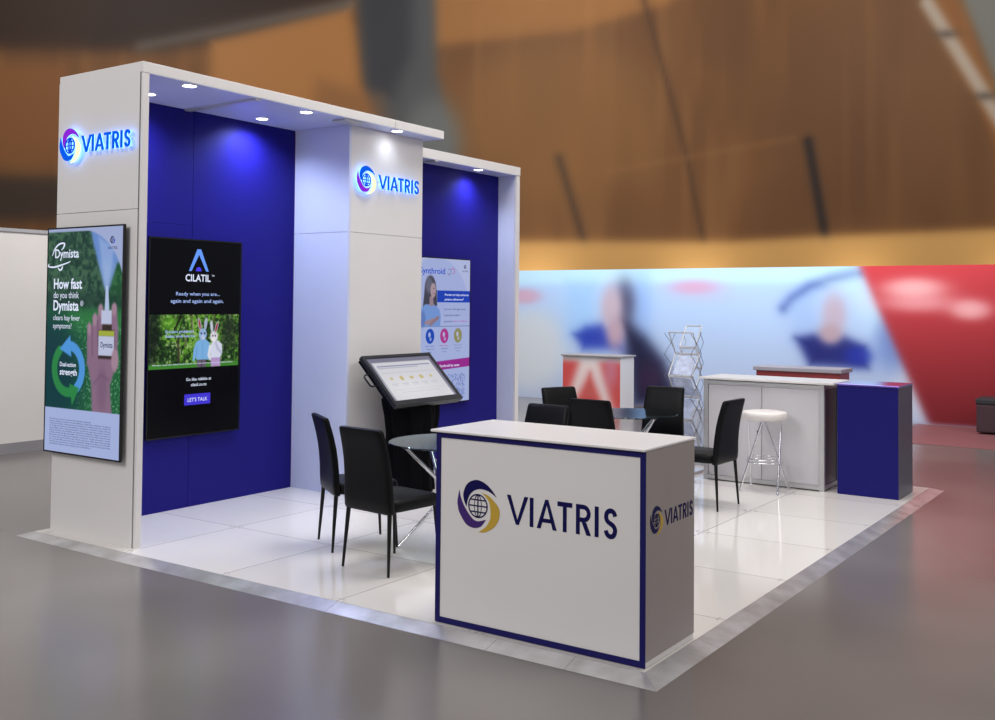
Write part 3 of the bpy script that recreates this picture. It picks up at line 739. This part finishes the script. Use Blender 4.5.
W2, H2 = .975, 1.66
def paint_tv2(X, Y):
    u = X/W2; t = 1-Y/H2; A = H2/W2; Yn = -t*A
    cv = Canvas(u, Yn, (3, 3, 8))
    # garden photograph with two people in rabbit heads
    ph = m_rect(u, Yn, .015, .975, -.655*A, -.385*A, .002)
    base = Canvas(u, Yn, (46, 84, 34))
    n = .6*vnoise(X, Y, 12, 4)+.4*vnoise(X, Y, 30, 14); n2 = .5*vnoise(X, Y, 40, 6)+.5*vnoise(X, Y, 80, 16); n3 = vnoise(X, Y*.3, 34, 8)
    base.put(np.clip((n-.42)*5, 0, 1), (112, 172, 54), .9); base.put(np.clip((n2-.55)*9, 0, 1), (22, 42, 24), .85); base.put(np.clip((.38-n2)*9, 0, 1), (176, 200, 140), .8)
    base.put(((n3 > .72) & (Yn > -.56*A))*1.0, (92, 80, 70), .6)
    base.ell((120, 200, 50), .22, -.43*A, .1, .07, .06, .6)
    base.ell((18, 26, 24), .05, -.50*A, .07, .24, .06, .85); base.ell((34, 46, 34), .86, -.48*A, .10, .16, .06, .65)
    base.line((26, 22, 20), [(.34, -.385*A), (.30, -.43*A), (.27, -.46*A)], .008, .006)
    base.line((70, 54, 46), [(.31, -.50*A), (.32, -.62*A)], .012, .01, .8)
    base.rect((70, 140, 52), 0, 1, -.66*A, -.632*A, .01)
    # man in pale blue, then the other in white, both in rabbit masks
    def Q(*q): return [(a, -b*A) for a, b in q]
    base.poly((132, 188, 240), Q((.50, .525), (.545, .512), (.60, .512), (.645, .53), (.655, .58), (.645, .618), (.51, .618), (.50, .60), (.485, .625), (.465, .62), (.475, .56)), .006)
    base.line((96, 150, 210), Q((.51, .55), (.505, .60)), .004, .006, .7); base.line((96, 150, 210), Q((.57, .52), (.575, .61)), .003, .006, .6)
    base.rect((108, 98, 116), .515, .61, -.655*A, -.617*A, .006); base.line((60, 50, 70), Q((.562, .62), (.562, .655)), .003, .004)
    base.poly((226, 230, 250), Q((.665, .535), (.70, .52), (.745, .522), (.785, .54), (.79, .585), (.765, .612), (.66, .612), (.655, .57)), .006)
    base.line((186, 192, 220), Q((.78, .585), (.74, .565), (.715, .53)), .012, .006, .8); base.line((236, 238, 250), Q((.655, .55), (.64, .595), (.66, .615)), .014, .006)
    base.rect((190, 160, 214), .665, .77, -.655*A, -.61*A, .006)
    base.ell((156, 188, 232), .572, -.487*A, .043, .052, .007); base.ell((234, 230, 240), .695, -.50*A, .043, .05, .007)
    base.ell((196, 214, 244), .575, -.503*A, .022, .022, .006); base.ell((250, 246, 250), .69, -.514*A, .02, .02, .006)
    for x in (.555, .592): base.ell((16, 16, 36), x, -.482*A, .008, .008, .003)
    for x in (.682, .71): base.ell((40, 36, 50), x, -.496*A, .007, .008, .003)
    for (x, y, an, c) in ((.535, -.435, .22, (176, 62, 72)), (.602, -.433, -.12, (176, 190, 214)), (.668, -.447, .12, (214, 214, 230)), (.722, -.452, -.3, (176, 54, 64))):
        base.ell((196, 208, 232), x, y*A, .016, .055, .005, 1, an); base.ell(c, x, y*A, .010, .042, .004, 1, an)
    cv.c = cv.c*(1-ph[..., None])+base.c*ph[..., None]
    cv.rect((74, 62, 232), .385, .665, -.845*A, -.79*A, .002)
    cv.rect((60, 58, 170), .98, 1.0, -1*A, 0, .006, .25)
    return cv
tv2, s2 = wall_tv('tall black screen on the blue wall with two people in rabbit heads', (.123, .806, .61), FACE_RIGHT, W2, H2, paint_tv2, 180, 300)
obj('wall_bracket', B(.25, .7, .4, 1.2, -.0505, -.045), M['slit'], tv2)
bm = bmesh.new(); q = [(.41, .163), (.438, .163), (.517, .078), (.596, .163), (.624, .163), (.537, .050), (.497, .050)]
prism(bm, [(x*W2, (1-y)*H2) for x, y in q], .0008, .0014); obj('peaked_symbol', bm, M['t_sky'], s2)
bm = bmesh.new(); prism(bm, [(W2*(.515+.03*math.cos(x)), H2*(1-.163)+.036*math.sin(x)) for x in np.linspace(0, PI, 14)], .0008, .0014); obj('peaked_symbol_dot', bm, M['t_violet'], s2)
tx(s2, W2, H2, 'CILATIL', .375, .215, .060, M['t_white'], width=.27, bold=.03)
tx(s2, W2, H2, '™', .655, .195, .025, M['t_white'])
tx(s2, W2, H2, 'Ready when you are...', .28, .288, .030, M['t_pale'], width=.47, bold=.01)
tx(s2, W2, H2, 'again and again and again.', .225, .325, .032, M['t_pale'], width=.57, bold=.01)
tx(s2, W2, H2, 'Erection problems?', .18, .477, .024, M['t_pale'], width=.29, bold=.01)
tx(s2, W2, H2, 'Rabbits rarely have this.', .18, .5, .024, M['t_pale'], width=.31, bold=.01)
tx(s2, W2, H2, 'Always read the label and follow the instructions of your pharmacist', .05, .638, .012, M['t_white'], width=.86, name='small_print')
tx(s2, W2, H2, 'Go like rabbits at', .40, .722, .026, M['t_white'], width=.27, bold=.01)
tx(s2, W2, H2, 'cilatil.co.nz', .45, .75, .026, M['t_white'], width=.17, bold=.01)
tx(s2, W2, H2, "LET'S TALK", .42, .828, .032, M['t_white'], width=.21, bold=.005)

W3, H3 = .975, 1.64
def paint_tv3(X, Y):
    u = X/W3; t = 1-Y/H3; A = H3/W3; Yn = -t*A
    cv = Canvas(u, Yn, (172, 186, 234))
    cv.put(1-m_ell(u, Yn, .35, -.42*A, .66, .42*A, .01)*1.0, (188, 198, 238), .9)
    cv.rect((172, 186, 234), -.1, 1.1, -2*A, -.42*A, .01)
    cv.rect((176, 190, 236), -.1, 1.1, -1*A, -.40*A, .01, .6)
    cv.rect((26, 70, 190), .36, 1.1, -.305*A, -.225*A, .003)
    cv.rect((120, 130, 170), 0, 1.1, -.472*A, -.468*A, .002)
    cv.poly((160, 46, 150), [(0.05, -.715*A), (1.1, -.69*A), (1.1, -.752*A), (.05, -.775*A)], .004)
    # woman with long grey hair and folded arms in a blue jumper
    cv.ell((74, 76, 92), .235, -.22*A, .105, .16, .012); cv.poly((70, 72, 88), [(.13, -.22*A), (.35, -.22*A), (.36, -.33*A), (.20, -.345*A), (.10, -.34*A)], .012)
    cv.ell((122, 124, 150), .21, -.19*A, .06, .09, .03, .7)
    cv.poly((122, 158, 224), [(.02, -.47*A), (.05, -.36*A), (.14, -.32*A), (.30, -.32*A), (.40, -.35*A), (.43, -.40*A), (.42, -.47*A)], .008)
    cv.poly((158, 136, 150), [(.22, -.33*A), (.30, -.33*A), (.28, -.26*A), (.22, -.27*A)], .008)
    cv.ell((178, 156, 166), .285, -.225*A, .05, .085, .008); cv.ell((150, 100, 120), .30, -.247*A, .018, .008, .006, .8)
    cv.ell((90, 80, 96), .30, -.212*A, .014, .006, .006, .8)
    cv.ell((86, 112, 180), .10, -.42*A, .05, .09, .02, .6); cv.line((166, 140, 152), [(.16, -.445*A), (.36, -.418*A)], .022, .008); cv.line((150, 126, 142), [(.38, -.41*A), (.24, -.455*A)], .02, .008)
    for (x, c) in ((.235, (30, 76, 190)), (.50, (180, 60, 150)), (.76, (150, 148, 100))):
        cv.ell(c, x, -.535*A, .078, .085, .004); cv.ell((196, 204, 240), x-.01, -.525*A, .022, .03, .006, .9); cv.ell((196, 204, 240), x+.01, -.555*A, .02, .02, .006, .7)
    n = vnoise(X, Y, 62, 9)
    cv.put((n > .5)*m_rect(u, Yn, .42, .90, -.97*A, -.80*A, .002), (128, 146, 206), .8)
    return cv
tv3, s3 = wall_tv('tall pale screen behind the kiosk showing a grey haired woman', (.146, 4.225, .615), FACE_RIGHT, W3, H3, paint_tv3, 150, 250)
obj('wall_bracket', B(.25, .7, .4, 1.2, -.0505, -.045), M['slit'], tv3)
tx(s3, W3, H3, 'Synthroid', .04, .112, .068, M['t_blue'], width=.46, bold=.02)
bm = bmesh.new(); ring_flat(bm, (.58*W3, (1-.095)*H3), .028, .036, .001, .0015, 24, rad(-160), rad(120)); obj('logo_swirl', bm, M['t_grey'], s3)
bm = bmesh.new(); ring_flat(bm, (.65*W3, (1-.09)*H3), .026, .034, .001, .0015, 24, rad(-90), rad(150)); obj('logo_swirl', bm, M['t_pink'], s3)
emblem(s3, .89*W3, (1-.055)*H3, .024, (M['t_dark'], M['t_dark'], M['t_grey'], M['t_dark']), .0012, .0018)
tx(s3, W3, H3, 'VIATRIS', .83, .092, .02, M['t_dark'], width=.12)
tx(s3, W3, H3, 'Proven to help enhance', .50, .26, .026, M['t_white'], width=.46, bold=.01)
tx(s3, W3, H3, 'patient adherence*', .50, .292, .026, M['t_white'], width=.37, bold=.01)
tx(s3, W3, H3, 'Let our kits get your', .49, .358, .022, M['t_dark'], width=.42)
tx(s3, W3, H3, 'hypothyroidism', .49, .40, .022, M['t_dark'], width=.30)
tx(s3, W3, H3, "patient's", .49, .442, .022, M['t_dark'], width=.17); tx(s3, W3, H3, 'back in balance', .68, .442, .022, M['t_pink'], width=.26)
for (x, m_) in ((.235, 't_blue'), (.50, 't_pink'), (.76, 't_grey')):
    tx(s3, W3, H3, 'Patient support', x-.08, .605, .016, M[m_], width=.16); tx(s3, W3, H3, 'materials and', x-.06, .625, .014, M['t_dark'], width=.13); tx(s3, W3, H3, 'tools', x-.03, .645, .014, M['t_dark'], width=.06)
tx(s3, W3, H3, 'Try Synthroid by name', .33, .748, .03, M['t_white'], width=.46, bold=.01)

# ================================================================== RECEPTION COUNTER
rc = thing('reception_counter', 'white counter with a navy border and printed logo at the front corner', 'counter', (0, 0, 0))
X0, X1, Y0, Y1, HC = 3.706, 4.982, .036, .604, 1.038
obj('counter_body', B(X0, X1-.004, Y0+.004, Y1, .002, HC), M['white'], rc)
obj('end_panel', B(X1-.004, X1, Y0+.004, Y1, .03, HC-.002), M['side'], rc)  # thin sheet carrying the painted shade of this side
obj('counter_top', B(X0-.028, X1+.005, Y0-.022, Y1+.012, HC, HC+.013, bev=.003, seg=1), M['top'], rc)
fr = bmesh.new(); b = .030; yb0, yb1 = Y0-.001, Y0+.004
box(fr, X0, X1, yb0, yb1, .004, .004+b); box(fr, X0, X1, yb0, yb1, HC-b, HC); box(fr, X0, X0+b, yb0, yb1, .004+b, HC-b); box(fr, X1-b, X1, yb0, yb1, .004+b, HC-b)
obj('navy_border', fr, M['blueprint'], rc)
obj('kick_strip', B(X0+.004, X1-.004, Y0+.008, Y0+.012, .0, .004), M['seam'], rc)
fp = thing('front_print', '', '', (0, Y0+.004, 0), FACE_FRONT); del fp['label']; del fp['category']; fp.parent = rc
emblem(fp, 3.990, .662, .139, (M['navy'], M['purple'], M['gold'], M['navy']), .0005, .002)
word(fp, 4.174, .594, .150, .655, M['navy'], .0005, .002)
sp_ = thing('side_print', '', '', (X1, 0, 0), FACE_RIGHT); del sp_['label']; del sp_['category']; sp_.parent = rc
emblem(sp_, .155, .690, .071, (M['navy'], M['navy'], M['gold'], M['navy']), .0005, .002)
word(sp_, .245, .648, .078, .338, M['navy'], .0005, .002)

# ================================================================== CHAIRS
def loft(rings, bm=None):
    bm = bm or bmesh.new(); R = [[bm.verts.new(p) for p in r] for r in rings]; n = len(R[0])
    for a, b in zip(R[:-1], R[1:]):
        for k in range(n): bm.faces.new((a[k], a[(k+1) % n], b[(k+1) % n], b[k]))
    bm.faces.new(R[0][::-1]); bm.faces.new(R[-1]); return bm
def sup(cx, cy, hx, hy, z, e=.28, n=40):
    out = []
    for k in range(n):
        t = 2*PI*k/n; c = math.cos(t); s = math.sin(t)
        out.append((cx+hx*math.copysign(abs(c)**e, c), cy+hy*math.copysign(abs(s)**e, s), z))
    return out
def make_chair(label, group):
    """origin between the two back feet; faces +Y"""
    t = thing('dining_chair', label, 'chair', group=group)
    rs = []
    zs = [(.385, .5, 0.005), (.392, .9, .004), (.41, 1, 0), (.47, 1, -.006), (.55, 1, -.009), (.63, 1, -.016), (.71, 1, -.027), (.79, 1, -.044), (.86, 1, -.063), (.915, 1, -.079), (.929, .88, -.084), (.935, .5, -.086)]
    for z, k, dy in zs:
        hw = (.222-.026*max(0, (z-.45)/.47))
        if k < 1: rs.append(sup(0, .03+dy, hw-(1-k)*.03, .027*k, z))
        else: rs.append(sup(0, .03+dy, hw, .027, z))
    obj('backrest', loft(rs), M['black'], t, smooth=50)
    rs = []
    for z, sx, sy in ((.395, .205, .205), (.402, .218, .218), (.42, .222, .224), (.452, .221, .223), (.466, .216, .218), (.474, .195, .2)):
        rs.append(sup(0, .258, sx, sy, z, e=.22))
    obj('seat', loft(rs), M['black'], t, smooth=50)
    for sx, sy in ((-1, 0), (1, 0), (-1, 1), (1, 1)):
        bm = bmesh.new()
        x0, y0 = sx*.195, (.028 if sy == 0 else .44); x1, y1 = sx*.218, (0.0 if sy == 0 else .468)
        tube(bm, (x1, y1, .002), (x0, y0, .41), .0085, .016, n=14)
        obj('leg', bm, M['blackmetal'], t, smooth=60)
    return t
def copy_tree(o, parent=None, loc=None, rz=None, label=None):
    c = o.copy(); C.objects.link(c); c.parent = parent
    if loc is not None: c.location = loc
    if rz is not None: c.rotation_euler = (0, 0, rz)
    if label: c['label'] = label
    for ch in list(o.children): copy_tree(ch, c)
    return c
G = 'black leatherette dining chairs'
chairs = [
    ((2.700, .586, 0), rad(-6), 'black chair with its back to the aisle, beside the counter\'s left end'),
    ((1.992, .95, 0), rad(-33), 'black chair nearest the blue wall, left of the closest chair'),
    ((3.80, 4.0, 0), rad(88), 'black chair beside the white bar stool, facing left'),
    ((2.785, 4.84, 0), rad(180+3), 'black chair in front of the wire brochure rack, behind the far glass table'),
    ((2.875, 3.27, 0), rad(-3), 'black chair with its back to the reception counter at the far glass table'),
    ((2.03, 4.14, 0), rad(-112), 'rearmost black chair just right of the far display wall, half hidden by other chairs'),
    ((2.83, 2.56, 0), rad(180-4), 'black chair rising directly behind the reception counter top, lowest chair back there'),
]
proto = make_chair(chairs[0][2], G)
proto.location = chairs[0][0]; proto.rotation_euler = (0, 0, chairs[0][1])
for loc, rz, lb in chairs[1:]: copy_tree(proto, None, loc, rz, lb)

# ================================================================== GLASS TABLES
def make_table(label, loc, rz, group):
    t = thing('round_table', label, 'table', loc, (0, 0, rz), group)
    bm = bmesh.new(); lathe(bm, [(.44, .740), (.45, .743), (.45, .749), (.447, .752)], 64)
    obj('glass_top', bm, M['glass'], t, smooth=40)
    for k in range(4):
        a0 = 2*PI*k/4; a1 = a0+rad(160)
        bm = bmesh.new()
        p0 = Vector((.36*math.cos(a0), .36*math.sin(a0), .728)); p1 = Vector((.37*math.cos(a1), .37*math.sin(a1), .012))
        tube(bm, p0, p1, .0135, n=16); tube(bm, p1, p1-Vector((0, 0, .012)), .016, n=16)
        leg = obj('leg', bm, M['chrome'], t, smooth=40)
        bm = bmesh.new(); tube(bm, (p0.x, p0.y, .722), (p0.x, p0.y, .739), .022, n=20); obj('pad', bm, M['chrome'], leg, smooth=40)
    return t
t1 = make_table('round glass table with chrome legs behind the counter\'s left end', (2.72, 1.47, 0), rad(-24), 'glass tables')
t2 = copy_tree(t1, None, (2.825, 4.01, 0), rad(-24), 'round glass table with chrome legs among the far group of black chairs')

# ================================================================== BAR STOOL
st = thing('bar_stool', 'white round bar stool with chrome legs before the white cabinet', 'stool', (3.765, 4.98, 0))
bm = bmesh.new(); lathe(bm, [(.165, .672), (.195, .678), (.206, .692), (.206, .733), (.198, .746), (.16, .752), (.05, .75)], 48); obj('seat', bm, M['seat'], st, smooth=50)
for (fx_, fy_) in ((-.195, -.115), (.185, -.165), (.18, .165), (-.19, .16)):
    a_ = math.atan2(fy_, fx_)+rad(72); tp = Vector((.155*math.cos(a_), .155*math.sin(a_), .678)); ft = Vector((fx_, fy_, .012))
    bm = bmesh.new(); tube(bm, tp, ft, .0095, n=12); tube(bm, (fx_, fy_, 0), (fx_, fy_, .014), .013, n=12)
    obj('leg', bm, M['chrome'], st, smooth=50)
for z, r in ((.305, .163), (.278, .168)):
    bm = bmesh.new(); path_tube(bm, [(r*math.cos(q), r*math.sin(q), z) for q in np.linspace(0, 2*PI, 41)[:-1]], .0055, 8, closed=True)
    obj('foot_ring', bm, M['chrome'], st, smooth=60)

# ================================================================== STORAGE CABINET
cb = thing('storage_cabinet', 'white two-door cabinet with aluminium frame behind the bar stool', 'cabinet', (3.03, 5.255, 0))
CW, CD, CH = 1.21, .5, 1.005
fr = bmesh.new()
for x in (0, CW-.045):
    for y in (0, CD-.045): box(fr, x, x+.045, y, y+.045, 0, CH)
    box(fr, x+.012, x+.033, -.002, 0, 0, CH)
for z in (.012, CH-.05):
    box(fr, .045, CW-.045, .004, .035, z, z+.04); box(fr, .045, CW-.045, CD-.035, CD-.004, z, z+.04)
    for x in (.004, CW-.035): box(fr, x, x+.031, .045, CD-.045, z, z+.04)
obj('frame', fr, M['alu'], cb)
d1 = obj('door', B(.050, .598, .012, .03, .055, CH-.053), M['door'], cb)
d2 = obj('door', B(.604, CW-.050, .012, .03, .055, CH-.053), M['door'], cb)
bm = bmesh.new(); tube(bm, (.565, .012, .515), (.565, .002, .515), .011, n=16); tube(bm, (.565, .012, .49), (.565, .003, .49), .009, n=16)
obj('door_lock', bm, M['slit'], d1)
obj('side_panel', B(.012, .03, .045, CD-.045, .05, CH-.05), M['cool_white'], cb)
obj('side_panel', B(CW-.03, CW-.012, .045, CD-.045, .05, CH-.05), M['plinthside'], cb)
obj('back_panel', B(.045, CW-.045, CD-.03, CD-.012, .05, CH-.05), M['cool_white'], cb)
obj('cabinet_top', B(-.03, CW+.10, -.03, CD+.03, CH, CH+.022, bev=.003, seg=1), M['top'], cb)

pn = thing('display_plinth', 'deep blue plinth with a reflective top at the far right corner', 'plinth', (4.365, 5.255, 0))
obj('plinth_body', B(0, .546, .002, .53, .001, 1.008), M['plinthblue'], pn)
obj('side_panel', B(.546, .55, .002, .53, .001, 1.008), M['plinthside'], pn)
obj('plinth_top', B(-.004, .555, -.006, .535, 1.008, 1.024, bev=.002, seg=1), M['plinthtop'], pn)

# ================================================================== BROCHURE RACK
br = thing('brochure_rack', 'folding zigzag metal brochure rack with clear trays left of the cabinet', 'brochure rack', (2.565, 5.42, 0), (0, 0, rad(0)))
def zig(parent, xa, xb, ybase, amp, ztop, n, dz, first):
    fr = None
    for i in range(n):
        z1 = ztop-i*dz; z0 = z1-dz
        s = (i % 2 == 0) == first
        y1 = ybase+(0 if s else amp); y0 = ybase+(amp if s else 0)
        bm = bmesh.new(); r = .007
        for x in (xa, xb): tube(bm, (x, y1, z1), (x, y0, z0), r, n=8)
        tube(bm, (xa, y1, z1), (xb, y1, z1), r, n=8)
        box(bm, xa, xb, y0-.006, y0+.006, z0-.018, z0+.006)
        f_ = obj('tray_frame', bm, M['alu'], parent, smooth=40)
        bm = bmesh.new(); v = [bm.verts.new(p) for p in ((xa, y1, z1), (xb, y1, z1), (xb, y0, z0), (xa, y0, z0))]; bm.faces.new(v)
        obj('clear_tray', bm, M['acrylic'], f_)
zig(br, 0, .27, 0, .17, 1.46, 6, .225, True)
zig(br, -.03, .15, .34, .17, 1.52, 6, .225, False)
for x, xb in ((-.012, -.042), (.282, .162)):
    bm = bmesh.new(); bk = bmesh.new()
    for i in range(6):
        z1 = 1.46-i*.225; zm = z1-.1125; z0 = z1-.225
        tube(bm, (x, .085, zm), (x, -.075, z0), .0028, n=6); tube(bm, (x, -.075, z1 if i else z1-.01), (x, .085, zm), .0028, n=6)
        tube(bm, (x, .085, zm), (x, .20, z0), .0028, n=6); tube(bm, (x, .20, z1), (x, .085, zm), .0028, n=6)
        tube(bk, (xb, .43, z1), (xb, .53, zm), .0028, n=6); tube(bk, (xb, .53, zm), (xb, .43, z0), .0028, n=6)
    obj('scissor_linkage', bm, M['link'], br, smooth=40); obj('scissor_linkage', bk, M['link'], br, smooth=40)
bm = bmesh.new(); box(bm, -.02, .30, -.02, .0, 0, .03); box(bm, -.02, .30, .62, .64, 0, .03); box(bm, -.02, 0, 0, .62, 0, .03); box(bm, .28, .30, 0, .62, 0, .03)
for x in (-.01, .29):
    tube(bm, (x, .0, .03), (x, .0, .12), .006, n=8); tube(bm, (x, .62, .03), (x, .62, .24), .006, n=8)
obj('base_frame', bm, M['alu'], br)
lf = ['white leaflet in the second tray from the top of the brochure rack', 'white leaflet in the third tray of the brochure rack', 'white leaflet in the fourth tray of the brochure rack', 'white leaflet in the lowest visible tray of the brochure rack']
for i, lb in enumerate(lf):
    k = i+1; z0 = 1.46-(k+1)*.225
    s = k % 2 == 0; ya = 0 if s else .17; yb = .17 if s else 0      # top y, bottom y of the tray
    bm = bmesh.new()
    def pt(x, q, off): return (2.575+x*.9, 5.42+yb+(ya-yb)*q+off, z0+.225*q)
    for j in range(2):
        o_ = .012+.004*j
        v = [bm.verts.new(pt(.03+.01*j, .06, o_)), bm.verts.new(pt(.25-.012*j, .06, o_)), bm.verts.new(pt(.25-.012*j, .86-.05*j, o_)), bm.verts.new(pt(.03+.01*j, .9-.04*j, o_))]
        bm.faces.new(v)
    tag(obj('leaflet', bm, M['paper']), lb, 'leaflet', 'leaflets in the brochure rack')

# ================================================================== TOUCH KIOSK
kc = Vector((1.105, 3.01, 1.05)); KW, KH = .995, .595
kt = thing('touch_kiosk', 'black touchscreen kiosk with tilted screen in front of the white column', 'kiosk', (kc.x, kc.y, 0))
yaw_k = rad(90.3)
# frame of the tilted head: local x along the width, y up the slope, z out of the glass
hd = bpy.data.objects.new('screen_head', None); C.objects.link(hd); hd.parent = kt
r_ = Vector((math.cos(yaw_k), math.sin(yaw_k), 0)); n_ = Vector((math.sin(yaw_k), -math.cos(yaw_k), 0)); tl = rad(44.6)
up = Vector((0, 0, 1))*math.cos(tl)-n_*math.sin(tl); ou = r_.cross(up)
hd.matrix_local = Matrix(((r_.x, up.x, ou.x, 0), (r_.y, up.y, ou.y, 0), (r_.z, up.z, ou.z, kc.z), (0, 0, 0, 1)))
fr = bmesh.new(); b = .055; hw, hh = KW/2, KH/2
def slab(x0, x1, y0, y1): box(fr, x0, x1, y0, y1, -.045, 0, bev=.003, seg=1)
slab(-hw, hw, -hh, -hh+b); slab(-hw, hw, hh-b+.02, hh); slab(-hw, -hw+b-.02, -hh+b, hh-b+.02); slab(hw-b+.02, hw, -hh+b, hh-b+.02)
obj('bezel', fr, M['slate'], hd)
obj('casing', B(-hw+.01, hw-.01, -hh+.01, hh-.01, -.075, -.03), M['bezel'], hd)
def paint_kiosk(X, Y):
    w_, h_ = KW-.07, KH-.09; u = X/w_; t = 1-Y/h_
    cv = Canvas(u, -t*.55, (120, 118, 140))
    cv.rect((216, 215, 222), .045, .955, -.545, -.055, .004)
    cv.ell((238, 238, 240), .35, -.42, .35, .14, .2, .8)
    cv.rect((140, 144, 175), .09, .92, -.112, -.098, .004); cv.rect((150, 154, 180), .09, .70, -.135, -.125, .004, .7)
    cv.rect((190, 190, 205), .09, .92, -.20, -.196, .003); cv.rect((190, 190, 205), .09, .92, -.42, -.417, .003)
    for i in range(5):
        x = .18+.155*i; cv.ell((206, 186, 120), x, -.27, (.022, .028, .032, .03, .022)[i], (.016, .03, .018, .026, .016)[i], .006)
        cv.rect((176, 180, 200), x-.05, x+.05, -.345, -.337, .003, .7); cv.rect((186, 188, 205), x-.035, x+.035, -.365, -.358, .003, .6)
    cv.rect((186, 188, 205), .2, .8, -.455, -.448, .003, .6)
    return cv
grid_pic('display', KW-.07, KH-.09, 120, 70, paint_kiosk, amat('kiosk_picture', emit=.85, diff=0, rough=.1, spec=.5), hd, z=-.012, x0=-hw+.035, y0=-hh+.055)
hb = bmesh.new(); path_tube(hb, [(-hw, .12, -.05), (-hw-.05, .115, -.06), (-hw-.06, .10, -.065), (-hw-.06, .0, -.065), (-hw-.05, -.015, -.06), (-hw, -.02, -.05)], .009, 8)
obj('handle', hb, M['blackmetal'], hd, smooth=50)
# draped cloth over the pedestal
rs = []
for i, (z, rx, ry, cx) in enumerate(((.002, .25, .25, -.07), (.12, .235, .24, -.07), (.3, .215, .225, -.06), (.5, .205, .25, -.03), (.7, .20, .30, -.02), (.80, .19, .325, -.03), (.86, .18, .32, -.05), (.90, .12, .18, -.12))):
    ring = []
    for k in range(90):
        a_ = 2*PI*k/90; wv = (1+.055*math.sin(9*a_+.6*i*.3)+.03*math.sin(17*a_+1))*(1 if z < .9 else .98)
        ring.append((cx+rx*wv*math.cos(a_), ry*wv*math.sin(a_), z))
    rs.append(ring)
obj('draped_base', loft(rs), M['cloth'], kt, smooth=60)
obj('neck', B(-.16, -.06, -.1, .1, .86, .97, bev=.01), M['blackmetal'], kt)

# ================================================================== LIGHT
w = bpy.data.worlds.new('hall'); bpy.context.scene.world = w; w.use_nodes = True
bg = w.node_tree.nodes['Background']; bg.inputs['Color'].default_value = (.96, .97, 1.0, 1); bg.inputs['Strength'].default_value = .36
def area(name, loc, target, size, power, col=(1, 1, 1), sy=None):
    l = bpy.data.lights.new(name, 'AREA'); l.energy = power; l.color = col; l.size = size
    if sy: l.shape = 'RECTANGLE'; l.size_y = sy
    o = bpy.data.objects.new(name, l); C.objects.link(o); o.location = loc
    o.rotation_euler = (Vector(target)-Vector(loc)).to_track_quat('-Z', 'Y').to_euler()
    return o
area('hall_lamp_front', (1.0, -9, 7.5), (2.5, 1, .6), 4.0, 520, (1, .965, .94))
area('hall_lamp_above', (3.5, 3.2, 8.5), (3.3, 2.8, 0), 4.0, 420, (1, .97, .95))
area('hall_lamp_side', (11, 4, 7.0), (1, 3, 1.2), 3.0, 260, (1, .94, .90))
area('added_partition_fill', (-1.2, 4.2, 5.5), (-4.2, 2.2, 1.4), 1.5, 90, (1, .97, .94))  # added fill, only there to lift the partition's brightness
area('neighbour_lamps', (0.5, 9.3, 5.2), (.5, 12, 1.3), 9.0, 330, (.95, .97, 1), 1.5)

for a_ in (10, 26, 40):
    area('added_wall_fill', hall.matrix_world @ Vector((a_, 13.5, 11)), hall.matrix_world @ Vector((a_, 6, 0)), 5, 760, (1, .95, .9))  # unseen fill lights, added because the hall wall came out dark
for a_ in (25, 30, 35, 40):
    area('strip_uplighter', hall.matrix_world @ Vector((a_, 2.3, .8)), hall.matrix_world @ Vector((a_, 3.4, 0)), 1.6, 17, (1, .94, .84))

# ================================================================== CAMERA
p = [7.21032048916128, -4.4491910153412855, 1.745313391607395, 0.5979116568777938, 0.029325097517890465, 0.008255894438202314, 1026.1400201644299, 505.49185660667166, 273.51387445458585]
x, y, z, yaw, pit, roll, fpx, cx, cy = p
F = Vector((-math.sin(yaw)*math.cos(pit), math.cos(yaw)*math.cos(pit), math.sin(pit)))
R = Vector((math.cos(yaw), math.sin(yaw), 0)); U = R.cross(F)
R2 = R*math.cos(roll)+U*math.sin(roll); U2 = -R*math.sin(roll)+U*math.cos(roll)
cam = bpy.data.cameras.new('camera'); co = bpy.data.objects.new('camera', cam); C.objects.link(co)
co.matrix_world = Matrix(((R2.x, U2.x, -F.x, x), (R2.y, U2.y, -F.y, y), (R2.z, U2.z, -F.z, z), (0, 0, 0, 1)))
cam.sensor_width = 36; cam.lens = fpx/995*36; cam.clip_end = 200
cam.shift_x = (497.5-cx)/995; cam.shift_y = (cy-360)/995
bpy.context.scene.camera = co
vs = bpy.context.scene.view_settings
vs.view_transform = 'Standard'; vs.look = 'None'; vs.exposure = 0; vs.gamma = 1
